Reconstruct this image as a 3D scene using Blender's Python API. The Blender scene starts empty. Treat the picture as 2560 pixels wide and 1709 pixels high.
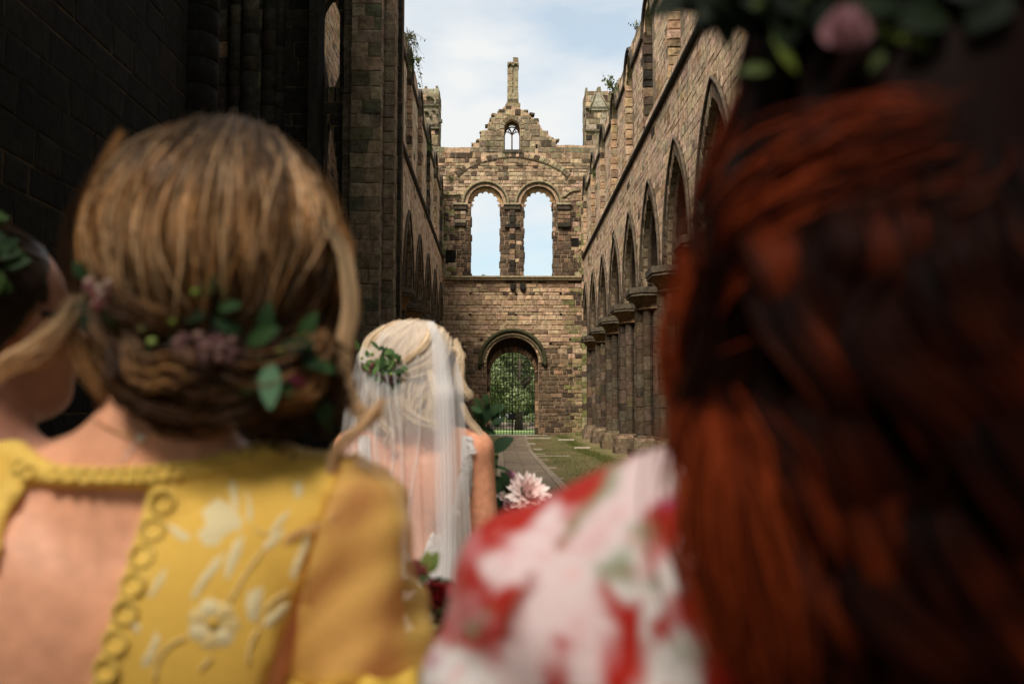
import bpy, bmesh, math, random
import numpy as np
from mathutils import Vector, Matrix
from mathutils.geometry import tessellate_polygon
from mathutils.bvhtree import BVHTree
random.seed(7); RNG = np.random.default_rng(11)
sc = bpy.context.scene
COL = sc.collection
R = math.radians
# ------------------------------------------------------------------ camera, sky, sun, exposure
CAM = Vector((-0.71, 0.0, 1.40)); FPX = 2489.0
PITCH = math.atan2(193.5, FPX); YAW = math.atan2(27.0, FPX)
cam = bpy.data.cameras.new('camera'); camo = bpy.data.objects.new('camera', cam); COL.objects.link(camo)
cam.sensor_width = 36; cam.lens = 36*FPX/2560; cam.clip_end = 3000; cam.clip_start = 0.05
camo.location = CAM; camo.rotation_euler = (R(90)+PITCH, 0, -YAW)
cam.dof.use_dof = True; cam.dof.focus_distance = 40; cam.dof.aperture_fstop = 4.2; cam.dof.aperture_blades = 9
sc.camera = camo
SUN_EL, SUN_AZ = 52, 206      # degrees; azimuth clockwise from +Y: the sun stands high behind the camera, to its left
w = bpy.data.worlds.new('World'); sc.world = w; w.use_nodes = True
def world_nodes():
    nt = w.node_tree; nt.nodes.clear(); N = nt.nodes.new; L = nt.links.new
    out = N('ShaderNodeOutputWorld'); bg = N('ShaderNodeBackground'); bg.inputs[1].default_value = 0.095
    sky = N('ShaderNodeTexSky'); sky.sky_type = 'NISHITA'; sky.sun_disc = False
    sky.sun_elevation = R(SUN_EL); sky.sun_rotation = R(SUN_AZ); sky.air_density = 1.0; sky.dust_density = 2.0; sky.ozone_density = 1.2
    tc = N('ShaderNodeTexCoord'); mp = N('ShaderNodeMapping'); mp.inputs['Scale'].default_value = (1, 1, 2.6)
    n1 = N('ShaderNodeTexNoise'); n1.inputs['Scale'].default_value = 2.6; n1.inputs['Detail'].default_value = 7; n1.inputs['Roughness'].default_value = 0.52; n1.inputs['Distortion'].default_value = 0.25
    mp.inputs['Location'].default_value = (3.1, 0.4, 1.7)
    rp = N('ShaderNodeValToRGB'); rp.color_ramp.elements[0].position = 0.40; rp.color_ramp.elements[1].position = 0.56
    rp.color_ramp.elements[0].color = (.5, .5, .5, 1); rp.color_ramp.elements[1].color = (1, 1, 1, 1)
    mx = N('ShaderNodeMixRGB'); mx.inputs[2].default_value = (6.3, 6.4, 6.4, 1)
    L(tc.outputs['Generated'], mp.inputs[0]); L(mp.outputs[0], n1.inputs[0]); L(n1.outputs[0], rp.inputs[0]); L(rp.outputs[0], mx.inputs[0])
    tw = N('ShaderNodeMixRGB'); tw.blend_type = 'MULTIPLY'; tw.inputs[0].default_value = 1; tw.inputs[2].default_value = (1.05, 1.42, 1.35, 1); L(sky.outputs[0], tw.inputs[1]); L(tw.outputs[0], mx.inputs[1]); L(mx.outputs[0], bg.inputs[0]); L(bg.outputs[0], out.inputs[0])
world_nodes()
sl = bpy.data.lights.new('sun', 'SUN'); sl.energy = 4.7; sl.angle = R(26); sl.color = (1, .93, .82)
slo = bpy.data.objects.new('sun', sl); COL.objects.link(slo)
slo.rotation_euler = (R(90-SUN_EL), 0, R(180-SUN_AZ)); slo.location = (-20, -30, 40)
vs = sc.view_settings; vs.view_transform = 'Standard'; vs.look = 'None'; vs.exposure = 0.58; vs.gamma = 1
sc.render.engine = 'CYCLES'; sc.cycles.max_bounces = 8; sc.cycles.transparent_max_bounces = 16; sc.cycles.use_denoising = True
# ------------------------------------------------------------------ pixel helpers (photograph is 2560 x 1709)
_M = camo.rotation_euler.to_matrix()
def ray(px, py): return _M @ Vector(((px-1280)/FPX, (854.5-py)/FPX, -1))
def atY(px, py, Y):
    d = ray(px, py); return CAM + d*((Y-CAM.y)/d.y)
def atX(px, py, X):
    d = ray(px, py); return CAM + d*((X-CAM.x)/d.x)
_MT = np.array(_M.transposed())
def proj(p):
    q = (np.asarray(p, float)-np.array(CAM)) @ _MT.T
    return np.stack([1280+FPX*q[..., 0]/-q[..., 2], 854.5-FPX*q[..., 1]/-q[..., 2]], -1)
# ------------------------------------------------------------------ object helpers
def tag(o, label=None, cat=None, group=None, kind=None):
    for k, v in (('label', label), ('category', cat), ('group', group), ('kind', kind)):
        if v: o[k] = v
    return o
def empty(name, loc=(0, 0, 0), label=None, cat=None, group=None):
    o = bpy.data.objects.new(name, None); COL.objects.link(o); o.location = loc; o.empty_display_size = .2
    return tag(o, label, cat, group)
def mesh_from(name, V, F, mat=None, tint=None, smooth=False):
    me = bpy.data.meshes.new(name); me.from_pydata([tuple(v) for v in V], [], [tuple(f) for f in F]); 
    if mat: me.materials.append(mat)
    if tint is not None:
        a = me.color_attributes.new('tint', 'FLOAT_COLOR', 'POINT')
        t = np.ones((len(me.vertices), 4), np.float32); t[:, :3] = np.asarray(tint, np.float32); a.data.foreach_set('color', t.ravel())
    if smooth: me.polygons.foreach_set('use_smooth', [True]*len(me.polygons))
    me.update(); return me
def link(name, me, parent=None, loc=None, col=None):
    o = bpy.data.objects.new(name, me); COL.objects.link(o)
    if parent is not None: o.parent = parent; 
    if loc is not None: o.location = loc
    elif parent is not None: o.location = -Vector(parent.location)   # mesh coordinates are world coordinates
    if col is not None: o.color = (*col[:3], 1)
    return o
def obj(name, V, F, mat, parent=None, tint=(1, 1, 1), smooth=False, col=None):
    return link(name, mesh_from(name, V, F, mat, tint, smooth), parent, None, col)
class MB:
    """collects simple solids for ONE mesh"""
    def __init__(s): s.V = []; s.F = []; s.T = []
    def add(s, V, F, t=(1, 1, 1)):
        n = len(s.V); s.V += [tuple(v) for v in V]; s.F += [tuple(i+n for i in f) for f in F]; s.T += [tuple(t)]*len(V)
    def box(s, a, b, t=(1, 1, 1)):
        x0, y0, z0 = a; x1, y1, z1 = b
        s.add([(x0, y0, z0), (x1, y0, z0), (x1, y1, z0), (x0, y1, z0), (x0, y0, z1), (x1, y0, z1), (x1, y1, z1), (x0, y1, z1)],
              [(3, 2, 1, 0), (4, 5, 6, 7), (0, 1, 5, 4), (1, 2, 6, 5), (2, 3, 7, 6), (3, 0, 4, 7)], t)
    def lathe(s, prof, c=(0, 0, 0), n=16, t=None, a0=0, a1=2*math.pi):
        V = []; F = []; full = abs(a1-a0-2*math.pi) < 1e-6; m = n if full else n+1
        base = len(s.V)
        for i, (r, z) in enumerate(prof):
            for k in range(m):
                a = a0+(a1-a0)*k/n; V.append((c[0]+r*math.cos(a), c[1]+r*math.sin(a), c[2]+z))
        for i in range(len(prof)-1):
            for k in range(n):
                k2 = (k+1) % m; F.append((i*m+k, i*m+k2, (i+1)*m+k2, (i+1)*m+k))
        if prof[-1][0] > 1e-4: F.append(tuple((len(prof)-1)*m+k for k in range(m)))
        s.add(V, F)
        if t is not None:
            for i in range(len(prof)):
                for k in range(m): s.T[base+i*m+k] = tuple(t[i])
    def tube(s, P, r, n=6, t=(1, 1, 1), cap=True):
        P = [Vector(p) for p in P]; V = []; F = []; m = len(P)
        up = Vector((0, 0, 1)); prev = None
        for i, p in enumerate(P):
            d = (P[min(i+1, m-1)]-P[max(i-1, 0)]).normalized()
            if prev is None:
                x = d.cross(up if abs(d.z) < .95 else Vector((1, 0, 0))).normalized()
            else: x = (prev-d*prev.dot(d)).normalized()
            prev = x; y = d.cross(x); rr = r[i] if hasattr(r, '__len__') else r
            for k in range(n):
                a = 2*math.pi*k/n; V.append(p+x*(rr*math.cos(a))+y*(rr*math.sin(a)))
        for i in range(m-1):
            for k in range(n): F.append((i*n+k, i*n+(k+1) % n, (i+1)*n+(k+1) % n, (i+1)*n+k))
        if cap: F += [tuple(range(n))[::-1], tuple((m-1)*n+k for k in range(n))]
        s.add(V, F, t)
    def build(s, name, mat, parent=None, smooth=False, col=None):
        return obj(name, s.V, s.F, mat, parent, s.T, smooth, col)
# ------------------------------------------------------------------ materials
def mat(name): 
    m = bpy.data.materials.new(name); m.use_nodes = True; nt = m.node_tree
    return m, nt, nt.nodes['Principled BSDF']
def stone_mat(name, streak=.7, moss=.15, bump=.6, rough=.9, soot=.72, grain=14.0, sootcol=(.035, .03, .024), mott=1.0):
    m, nt, b = mat(name); N = nt.nodes.new; L = nt.links.new
    oi = N('ShaderNodeObjectInfo'); at = N('ShaderNodeAttribute'); at.attribute_name = 'tint'
    mul = N('ShaderNodeMixRGB'); mul.blend_type = 'MULTIPLY'; mul.inputs[0].default_value = 1
    L(oi.outputs['Color'], mul.inputs[1]); L(at.outputs['Color'], mul.inputs[2])
    geo = N('ShaderNodeNewGeometry')
    def noise(scale, detail=4, rough=.55, sc3=None, loc=None):
        n = N('ShaderNodeTexNoise'); n.inputs['Scale'].default_value = scale; n.inputs['Detail'].default_value = detail; n.inputs['Roughness'].default_value = rough
        mp = N('ShaderNodeMapping'); mp.inputs['Scale'].default_value = sc3 or (1, 1, 1); mp.inputs['Location'].default_value = loc or (0, 0, 0)
        L(geo.outputs['Position'], mp.inputs[0]); L(mp.outputs[0], n.inputs[0]); return n
    def ramp(src, p0, p1, v0=0, v1=1):
        r = N('ShaderNodeMapRange'); r.inputs['From Min'].default_value = p0; r.inputs['From Max'].default_value = p1
        r.inputs['To Min'].default_value = v0; r.inputs['To Max'].default_value = v1; L(src, r.inputs['Value']); return r.outputs[0]
    def mix(fac, c1, c2, mode='MIX'):
        x = N('ShaderNodeMixRGB'); x.blend_type = mode
        if isinstance(fac, float): x.inputs[0].default_value = fac
        else: L(fac, x.inputs[0])
        for i, c in ((1, c1), (2, c2)):
            if isinstance(c, tuple): x.inputs[i].default_value = (*c, 1)
            else: L(c, x.inputs[i])
        return x.outputs[0]
    c = mul.outputs[0]
    fine = noise(grain, 6, .65)
    c = mix(1.0, c, mix(ramp(fine.outputs[0], .3, .72), (.62, .6, .58), (1.22, 1.2, 1.17)), 'MULTIPLY')
    mot = noise(5.5, 4, .6, None, (4, 1, 6))
    c = mix(mott, c, mix(ramp(mot.outputs[0], .36, .64), (.66, .63, .6), (1.2, 1.2, 1.19)), 'MULTIPLY')
    med = noise(2.3, 5, .6, None, (5, 3, 1))
    c = mix(ramp(med.outputs[0], .58, .72, 0, soot), c, sootcol)
    st = noise(1.2, 5, .6, (2.2, 2.2, .22), (1, 9, 4))
    c = mix(ramp(st.outputs[0], .55, .72, 0, streak), c, mix(1.0, c, (.32, .29, .25), 'MULTIPLY'))
    li = noise(1.7, 4, .6, (1, 1, .6), (8, 2, 7))
    c = mix(ramp(li.outputs[0], .6, .72, 0, moss), c, (.11, .13, .035))
    L(c, b.inputs['Base Color']); b.inputs['Roughness'].default_value = rough
    b.inputs['Specular IOR Level'].default_value = .12
    bp = N('ShaderNodeBump'); bp.inputs['Strength'].default_value = bump; bp.inputs['Distance'].default_value = .035
    bn = noise(7, 7, .62, None, (2, 2, 2)); L(bn.outputs[0], bp.inputs['Height']); L(bp.outputs[0], b.inputs['Normal'])
    return m
STONE = stone_mat('weathered_sandstone', moss=.045)
STONE_DARK = stone_mat('sooty_sandstone', .5, .08, .5, .95, .75, 16, (.018, .016, .013))
MORTAR = stone_mat('lime_mortar', .5, .2, .8, .95, .45, 20)
def simple_mat(name, col, rough=.6, spec=.3, bump=0, scale=40, var=.25, trans=0, metal=0, sub=0):
    m, nt, b = mat(name); N = nt.nodes.new; L = nt.links.new
    oi = N('ShaderNodeObjectInfo'); at = N('ShaderNodeAttribute'); at.attribute_name = 'tint'
    mul = N('ShaderNodeMixRGB'); mul.blend_type = 'MULTIPLY'; mul.inputs[0].default_value = 1
    L(oi.outputs['Color'], mul.inputs[1]); L(at.outputs['Color'], mul.inputs[2])
    n = N('ShaderNodeTexNoise'); n.inputs['Scale'].default_value = scale; n.inputs['Detail'].default_value = 4
    tc = N('ShaderNodeTexCoord'); L(tc.outputs['Object'], n.inputs[0])
    rp = N('ShaderNodeMapRange'); rp.inputs['From Min'].default_value = .3; rp.inputs['From Max'].default_value = .7
    rp.inputs['To Min'].default_value = 1-var; rp.inputs['To Max'].default_value = 1+var; L(n.outputs[0], rp.inputs[0])
    m2 = N('ShaderNodeMixRGB'); m2.blend_type = 'MULTIPLY'; m2.inputs[0].default_value = 1; m2.inputs[2].default_value = (*col, 1); L(mul.outputs[0], m2.inputs[1])
    m3 = N('ShaderNodeVectorMath'); m3.operation = 'SCALE'; L(m2.outputs[0], m3.inputs[0]); L(rp.outputs[0], m3.inputs['Scale'])
    L(m3.outputs[0], b.inputs['Base Color']); b.inputs['Roughness'].default_value = rough; b.inputs['Specular IOR Level'].default_value = spec
    b.inputs['Metallic'].default_value = metal
    if sub: 
        b.inputs['Subsurface Weight'].default_value = sub; b.inputs['Subsurface Radius'].default_value = (1, .35, .18); b.inputs['Subsurface Scale'].default_value = .012
    if bump:
        bp = N('ShaderNodeBump'); bp.inputs['Strength'].default_value = bump; bp.inputs['Distance'].default_value = .01; L(n.outputs[0], bp.inputs['Height']); L(bp.outputs[0], b.inputs['Normal'])
    if trans:
        tr = N('ShaderNodeBsdfTranslucent'); L(m3.outputs[0], tr.inputs[0]); ms = N('ShaderNodeMixShader'); ms.inputs[0].default_value = trans
        L(b.outputs[0], ms.inputs[1]); L(tr.outputs[0], ms.inputs[2]); L(ms.outputs[0], nt.nodes['Material Output'].inputs[0])
    return m
LEAF = simple_mat('leaf_green', (1, 1, 1), .6, .15, 0, 3, .3, .3)
BARK = simple_mat('bark', (.07, .05, .035), .9, .2, .6, 9, .35)
IRON = simple_mat('black_iron', (.012, .012, .013), .5, .4, .2, 60, .2, 0, .6)
# ------------------------------------------------------------------ polygons, walls and masonry
class Frame:
    def __init__(s, o, u, n): s.o = Vector(o); s.u = Vector(u); s.n = Vector(n)
    def P(s, a, z, d=0): return s.o+s.u*a+Vector((0, 0, z))+s.n*d
def extrude_poly(fr, outer, holes, d0, d1, mb=None, t=(1, 1, 1)):
    """solid plate from d0 (front) to d1 (back) with holes"""
    loops = [outer]+list(holes); mb = mb or MB(); pts = [p for l in loops for p in l]; n = len(pts)
    tri = tessellate_polygon([[Vector((p[0], p[1], 0)) for p in l] for l in loops])
    V = [fr.P(a, z, d0) for a, z in pts]+[fr.P(a, z, d1) for a, z in pts]
    F = [tuple(q) for q in tri]+[tuple(i+n for i in q[::-1]) for q in tri]
    k = 0
    for l in loops:
        for i in range(len(l)): a, b_ = k+i, k+(i+1) % len(l); F.append((a, b_, b_+n, a+n))
        k += len(l)
    mb.add(V, F, t); return mb
def strip_ring(fr, A, B, d0, d1, mb=None, t=(1, 1, 1)):
    """solid between polylines A and B (same length), open ended"""
    mb = mb or MB(); m = len(A)
    V = [fr.P(*p, d0) for p in A]+[fr.P(*p, d0) for p in B]+[fr.P(*p, d1) for p in A]+[fr.P(*p, d1) for p in B]
    F = []
    for i in range(m-1):
        F += [(i, i+1, m+i+1, m+i), (2*m+i, 3*m+i, 3*m+i+1, 2*m+i+1), (i, 2*m+i, 2*m+i+1, i+1), (m+i, m+i+1, 3*m+i+1, 3*m+i)]
    F += [(0, m, 3*m, 2*m), (m-1, 3*m-1, 4*m-1, 2*m-1)]
    mb.add(V, F, t); return mb
def arch(c, a, zs, rise, n=16):
    """pointed or round arch from left springing to right"""
    r = (rise*rise+a*a)/(2*a); out = []
    if abs(r-a) < 1e-4:
        return [(c+a*math.cos(math.pi*(1-i/n)), zs+a*math.sin(math.pi*(1-i/n))) for i in range(n+1)]
    th = math.atan2(rise, r-a)
    L_ = [(c-a+r-r*math.cos(th*i/(n//2)), zs+r*math.sin(th*i/(n//2))) for i in range(n//2+1)]
    return L_+[(2*c-x, z) for x, z in L_[-2::-1]]
def scan(loops, z):
    xs = []
    for l in loops:
        for i in range(len(l)):
            (x0, z0), (x1, z1) = l[i], l[(i+1) % len(l)]
            if (z0 > z) != (z1 > z): xs.append(x0+(z-z0)*(x1-x0)/(z1-z0))
    xs.sort(); return [(xs[i], xs[i+1]) for i in range(0, len(xs)-1, 2)]
def inter(A, B):
    return [(max(a, c), min(b, d)) for a, b in A for c, d in B if min(b, d)-max(a, c) > .04]
def courses(loops, z0, z1, ch=(.2, .32), bl=(.28, .75), over=0):
    """coursed rubble: list of (s0, s1, z0, z1)"""
    out = []; z = z0
    while z < z1-.05:
        h = min(random.uniform(*ch), z1-z)
        if z1-z-h < .1: h = z1-z
        iv = scan(loops, z+h*.5); iv = inter(inter(iv, scan(loops, z+.02)), scan(loops, z+h-.02))
        for a, b_ in iv:
            if b_-a < .06: continue
            a -= random.uniform(0, over); b_ += random.uniform(0, over)
            s = a-random.uniform(0, .3)
            while s < b_:
                l = random.uniform(*bl)*(1 if random.random() > .12 else .55); e = s+l
                if b_-e < .13: e = b_
                if min(e, b_)-max(s, a) > .07: out.append((max(s, a), min(e, b_), z, z+h))
                s = e
        z += h
    return out
def block_geo(jit=.012, cham=.1):
    """unit stone: x, z in -.5...5, y 0 (back) to 1 (front)"""
    V = []
    for y, k in ((-.4, .5), (.55, .5), (1, .5-cham)):
        for sx, sz in ((-1, -1), (1, -1), (1, 1), (-1, 1)):
            V.append([sx*k+random.uniform(-jit, jit)*3, y+random.uniform(-.18, .18)*(y > .5), sz*k+random.uniform(-jit, jit)*3])
    F = [(8, 9, 10, 11), (3, 2, 1, 0)]
    for r in (0, 4):
        for k in range(4): F.append((r+k, r+(k+1) % 4, r+4+(k+1) % 4, r+4+k))
    return V, F
UNIT = {}
def unit_meshes(m):
    if m.name not in UNIT: UNIT[m.name] = [mesh_from('stone_block', *block_geo(), m, (1, 1, 1)) for _ in range(8)]
    return UNIT[m.name]
def masonry(fr, blocks, colf, parent, m, name='stone_block', limit=300, proud=(.012, .04), gap=.012, stuff='coursed_masonry', d=0):
    """the stones that show largest as parts, the rest joined into one part"""
    if not blocks: return
    cen = np.array([fr.P((b[0]+b[1])/2, (b[2]+b[3])/2, d) for b in blocks]); pr = proj(cen)
    dist = np.linalg.norm(cen-np.array(CAM), axis=1); area = np.array([(b[1]-b[0])*(b[3]-b[2]) for b in blocks])
    vd = (np.array(CAM)-cen)/dist[:, None]; fac = np.abs(vd @ np.array(fr.n))
    seen = (pr[:, 0] > 0) & (pr[:, 0] < 2560) & (pr[:, 1] > -20) & (pr[:, 1] < 1730) & (cen[:, 1] > .5)
    score = area*fac/dist**2*seen
    order = np.argsort(-score); singles = set(order[:limit].tolist()); um = unit_meshes(m); mb = MB()
    rot = Matrix((fr.u, fr.n, Vector((0, 0, 1)))).transposed().to_4x4()
    for i, b in enumerate(blocks):
        w_ = b[1]-b[0]-gap*random.uniform(.6, 1.6); h = b[3]-b[2]-gap*random.uniform(.6, 1.6); pd = random.uniform(*proud)
        c = colf((b[0]+b[1])/2, (b[2]+b[3])/2); p = fr.P((b[0]+b[1])/2, (b[2]+b[3])/2, d)
        if i in singles and score[i] > 0:
            o = bpy.data.objects.new(name, random.choice(um)); COL.objects.link(o); o.parent = parent
            o.matrix_basis = Matrix.Translation(p-parent.location) @ rot @ Matrix.Diagonal((w_, pd, h, 1)); o.color = (*c, 1)
        else:
            V, F = block_geo()
            mb.add([p+fr.u*(v[0]*w_)+fr.n*(v[1]*pd)+Vector((0, 0, v[2]*h)) for v in V], F, c)
    if mb.V: tag(mb.build(stuff, m, parent), kind='stuff')
def voussoirs(fr, A, B, n, d0, d1, colf, parent, m, name='voussoir'):
    """wedge stones between polylines A (inner) and B (outer), each its own part"""
    def samp(P, t):
        x = t*(len(P)-1); i = min(int(x), len(P)-2); f = x-i; return (P[i][0]*(1-f)+P[i+1][0]*f, P[i][1]*(1-f)+P[i+1][1]*f)
    for k in range(n):
        t0, t1 = (k+.05)/n, (k+.95)/n; q = [samp(A, t0), samp(A, (t0+t1)/2), samp(A, t1), samp(B, t1), samp(B, (t0+t1)/2), samp(B, t0)]
        cx = sum(p[0] for p in q)/6; cz = sum(p[1] for p in q)/6; dd = d0+random.uniform(-.008, .012)
        V = [fr.P(*p, d1) for p in q]+[fr.P(*p, dd-.02) for p in q]+[fr.P(cx+(p[0]-cx)*.88, cz+(p[1]-cz)*.88, dd) for p in q]
        F = [(12, 13, 14, 15, 16, 17)]
        for r in (0, 6): F += [(r+i, r+(i+1) % 6, r+6+(i+1) % 6, r+6+i) for i in range(6)]
        obj(name, V, F, m, parent, (1, 1, 1), False, colf(cx, cz))
def vary(c, v=.18, h=.06):
    k = 1+random.uniform(-v, v); return tuple(max(.004, x*k*(1+random.uniform(-h, h))) for x in c)
def pick(*opts):
    """opts: (weight, colour)"""
    x = random.random()*sum(o[0] for o in opts)
    for w_, c in opts:
        x -= w_
        if x <= 0: return vary(c)
    return vary(opts[-1][1])
# ================================================================== THE PLACE
TAN = (.38, .268, .178); CREAM = (.57, .42, .30); BROWN = (.21, .14, .088); DARK = (.075, .055, .038); BLACK = (.03, .025, .02)
OLIVE = (.19, .15, .098); ORANGE = (.40, .265, .16); GREY = (.27, .23, .17); GREEN = (.15, .15, .06)
XW = 4.39                       # half width of the nave between wall faces
YW = 61.3                       # face of the west wall
ARC = [23.3+5.17*k for k in range(-1, 8)]; HALF = 2.585
def gz(y): return 0.0 if y < 44 else min(.42, .42*(y-44)/17)
# ---- ground
def ground_sheet():
    ys = [-400, -60, -10, -6.5, 0, 10, 20, 30, 40, 44, 48, 52, 56, 61, 61.6, 70, 120, 300, 900, 2500]; xs = [-1500, -300, -60, -20, -8, 0, 8, 20, 60, 300, 1500]
    V = [(x, y, gz(y)-(.06 if -7 < y < 61.5 else .004)) for y in ys for x in xs]; n = len(xs)
    F = [(j*n+i, j*n+i+1, (j+1)*n+i+1, (j+1)*n+i) for j in range(len(ys)-1) for i in range(n-1)]
    m, nt, b = mat('lawn'); N = nt.nodes.new; L = nt.links.new
    g = N('ShaderNodeNewGeometry'); a = N('ShaderNodeTexNoise'); a.inputs['Scale'].default_value = .6; a.inputs['Detail'].default_value = 8
    r = N('ShaderNodeValToRGB'); r.color_ramp.elements[0].color = (.10, .16, .035, 1); r.color_ramp.elements[1].color = (.30, .40, .13, 1)
    r.color_ramp.elements[0].position = .3; r.color_ramp.elements[1].position = .7
    L(g.outputs['Position'], a.inputs[0]); L(a.outputs[0], r.inputs[0]); L(r.outputs[0], b.inputs['Base Color']); b.inputs['Roughness'].default_value = .9
    tag(obj('ground', V, F, m), kind='structure')
    # trodden nave floor: moss, thin turf and bare earth
    ys = np.linspace(-6, 61.0, 80); xs = np.linspace(-13, 13, 28)
    V = [(x, y, gz(y)+.004+.014*math.sin(x*2.1+y*.7)*math.sin(y*.9)*(abs(x) > 1.2)*(y > 6)) for y in ys for x in xs]; n = len(xs)
    F = [(j*n+i, j*n+i+1, (j+1)*n+i+1, (j+1)*n+i) for j in range(len(ys)-1) for i in range(n-1)]
    m, nt, b = mat('mossy_earth'); N = nt.nodes.new; L = nt.links.new
    g = N('ShaderNodeNewGeometry'); a = N('ShaderNodeTexNoise'); a.inputs['Scale'].default_value = .55; a.inputs['Detail'].default_value = 9; a.inputs['Roughness'].default_value = .62
    mp = N('ShaderNodeMapping'); mp.inputs['Scale'].default_value = (1, .5, 1); L(g.outputs['Position'], mp.inputs[0]); L(mp.outputs[0], a.inputs[0])
    r = N('ShaderNodeValToRGB'); e = r.color_ramp.elements
    e[0].position = .34; e[0].color = (.075, .07, .02, 1); e[1].position = .68; e[1].color = (.19, .125, .06, 1)
    x = e.new(.5); x.color = (.125, .105, .03, 1)
    L(a.outputs[0], r.inputs[0]); L(r.outputs[0], b.inputs['Base Color']); b.inputs['Roughness'].default_value = .95
    f = N('ShaderNodeTexNoise'); f.inputs['Scale'].default_value = 30; f.inputs['Detail'].default_value = 5; bp = N('ShaderNodeBump'); bp.inputs['Strength'].default_value = .7; bp.inputs['Distance'].default_value = .04
    L(g.outputs['Position'], f.inputs[0]); L(f.outputs[0], bp.inputs['Height']); L(bp.outputs[0], b.inputs['Normal'])
    tag(obj('nave_floor', V, F, m), kind='structure')
ground_sheet()
SLAB = stone_mat('path_sandstone', .25, .05, .3, .85, .1, 22, mott=.25)
def path():
    root = empty('path', (0, 0, 0)); tag(root, 'pale flagstone path down the middle of the nave to the gate', 'path', kind='structure')
    mb = MB(); ys = np.linspace(2, 60.9, 60); X0, X1 = -.82, .66
    def xo(y): return .16*max(0, (y-40)/20)**2
    V = [(X0+(.0), y, gz(y)+.012) for y in ys]+[(X1+xo(y), y, gz(y)+.012) for y in ys]; n = len(ys)
    mb.add(V, [(i, n+i, n+i+1, i+1) for i in range(n-1)], (.24, .19, .15)); mb.build('path_bed', SLAB, root)
    y = 3.0; um = [mesh_from('paving_slab', *block_geo(.004, .02), SLAB, (1, 1, 1)) for _ in range(5)]
    while y < 60.6:
        l = random.uniform(.62, .9); y1 = min(y+l, 60.8); yc = (y+y1)/2; e = X1+xo(yc)
        cols = [(X0, X0+.2), (X0+.2, X0+.2+(e-X0-.4)/2), (X0+.2+(e-X0-.4)/2, e-.2), (e-.2, e)]
        for i, (a, b_) in enumerate(cols):
            dy = .18 if i == 1 else 0
            o = bpy.data.objects.new('paving_slab', random.choice(um)); COL.objects.link(o); o.parent = root
            o.matrix_basis = Matrix.Translation((( a+b_)/2, yc+dy, gz(yc)+.014)) @ Matrix.Rotation(R(90), 4, 'X') @ Matrix.Diagonal((b_-a-.016, .02+random.uniform(0, .004), y1-y-.012, 1))
            o.color = (*vary((.27, .21, .155) if 0 < i < 3 else (.33, .265, .2), .08, .03), 1)
        y = y1
    o = bpy.data.objects.new('threshold_slab', um[0]); COL.objects.link(o); o.parent = root
    o.matrix_basis = Matrix.Translation((0, 61.6, gz(61))) @ Matrix.Rotation(R(90), 4, 'X') @ Matrix.Diagonal((4.2, .03, 1.5, 1)); o.color = (.5, .43, .36, 1)
path()
# flat edging stones let into the turf beside the path
for i, (px, py, l) in enumerate([(1346, 1094, 62), (1328, 1108, 20), (1345, 1122, 22), (1350, 1135, 28), (1378, 1140, 90), (1353, 1150, 34), (1370, 1170, 40), (1386, 1197, 44), (1415, 1098, 40), (1455, 1118, 40)]):
    d = ray(px, py); y = 1.4/-d.z*d.y if d.z < 0 else 40; y = min(y, 60.2); z = gz(y); t = (z-1.4)/d.z; p = CAM+d*t; L_ = l*p.y/FPX/2
    if p.y > 60.3: continue
    mb = MB(); mb.box((p.x-L_, p.y-.06, z-.05), (p.x+L_, p.y+.06, z+.028))
    tag(mb.build('edging_stone', SLAB, None, False, (.5, .43, .34)), 'narrow pale edging stone set flush in the mossy turf beside the path', 'stone', 'edging stones in the nave floor')
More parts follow.
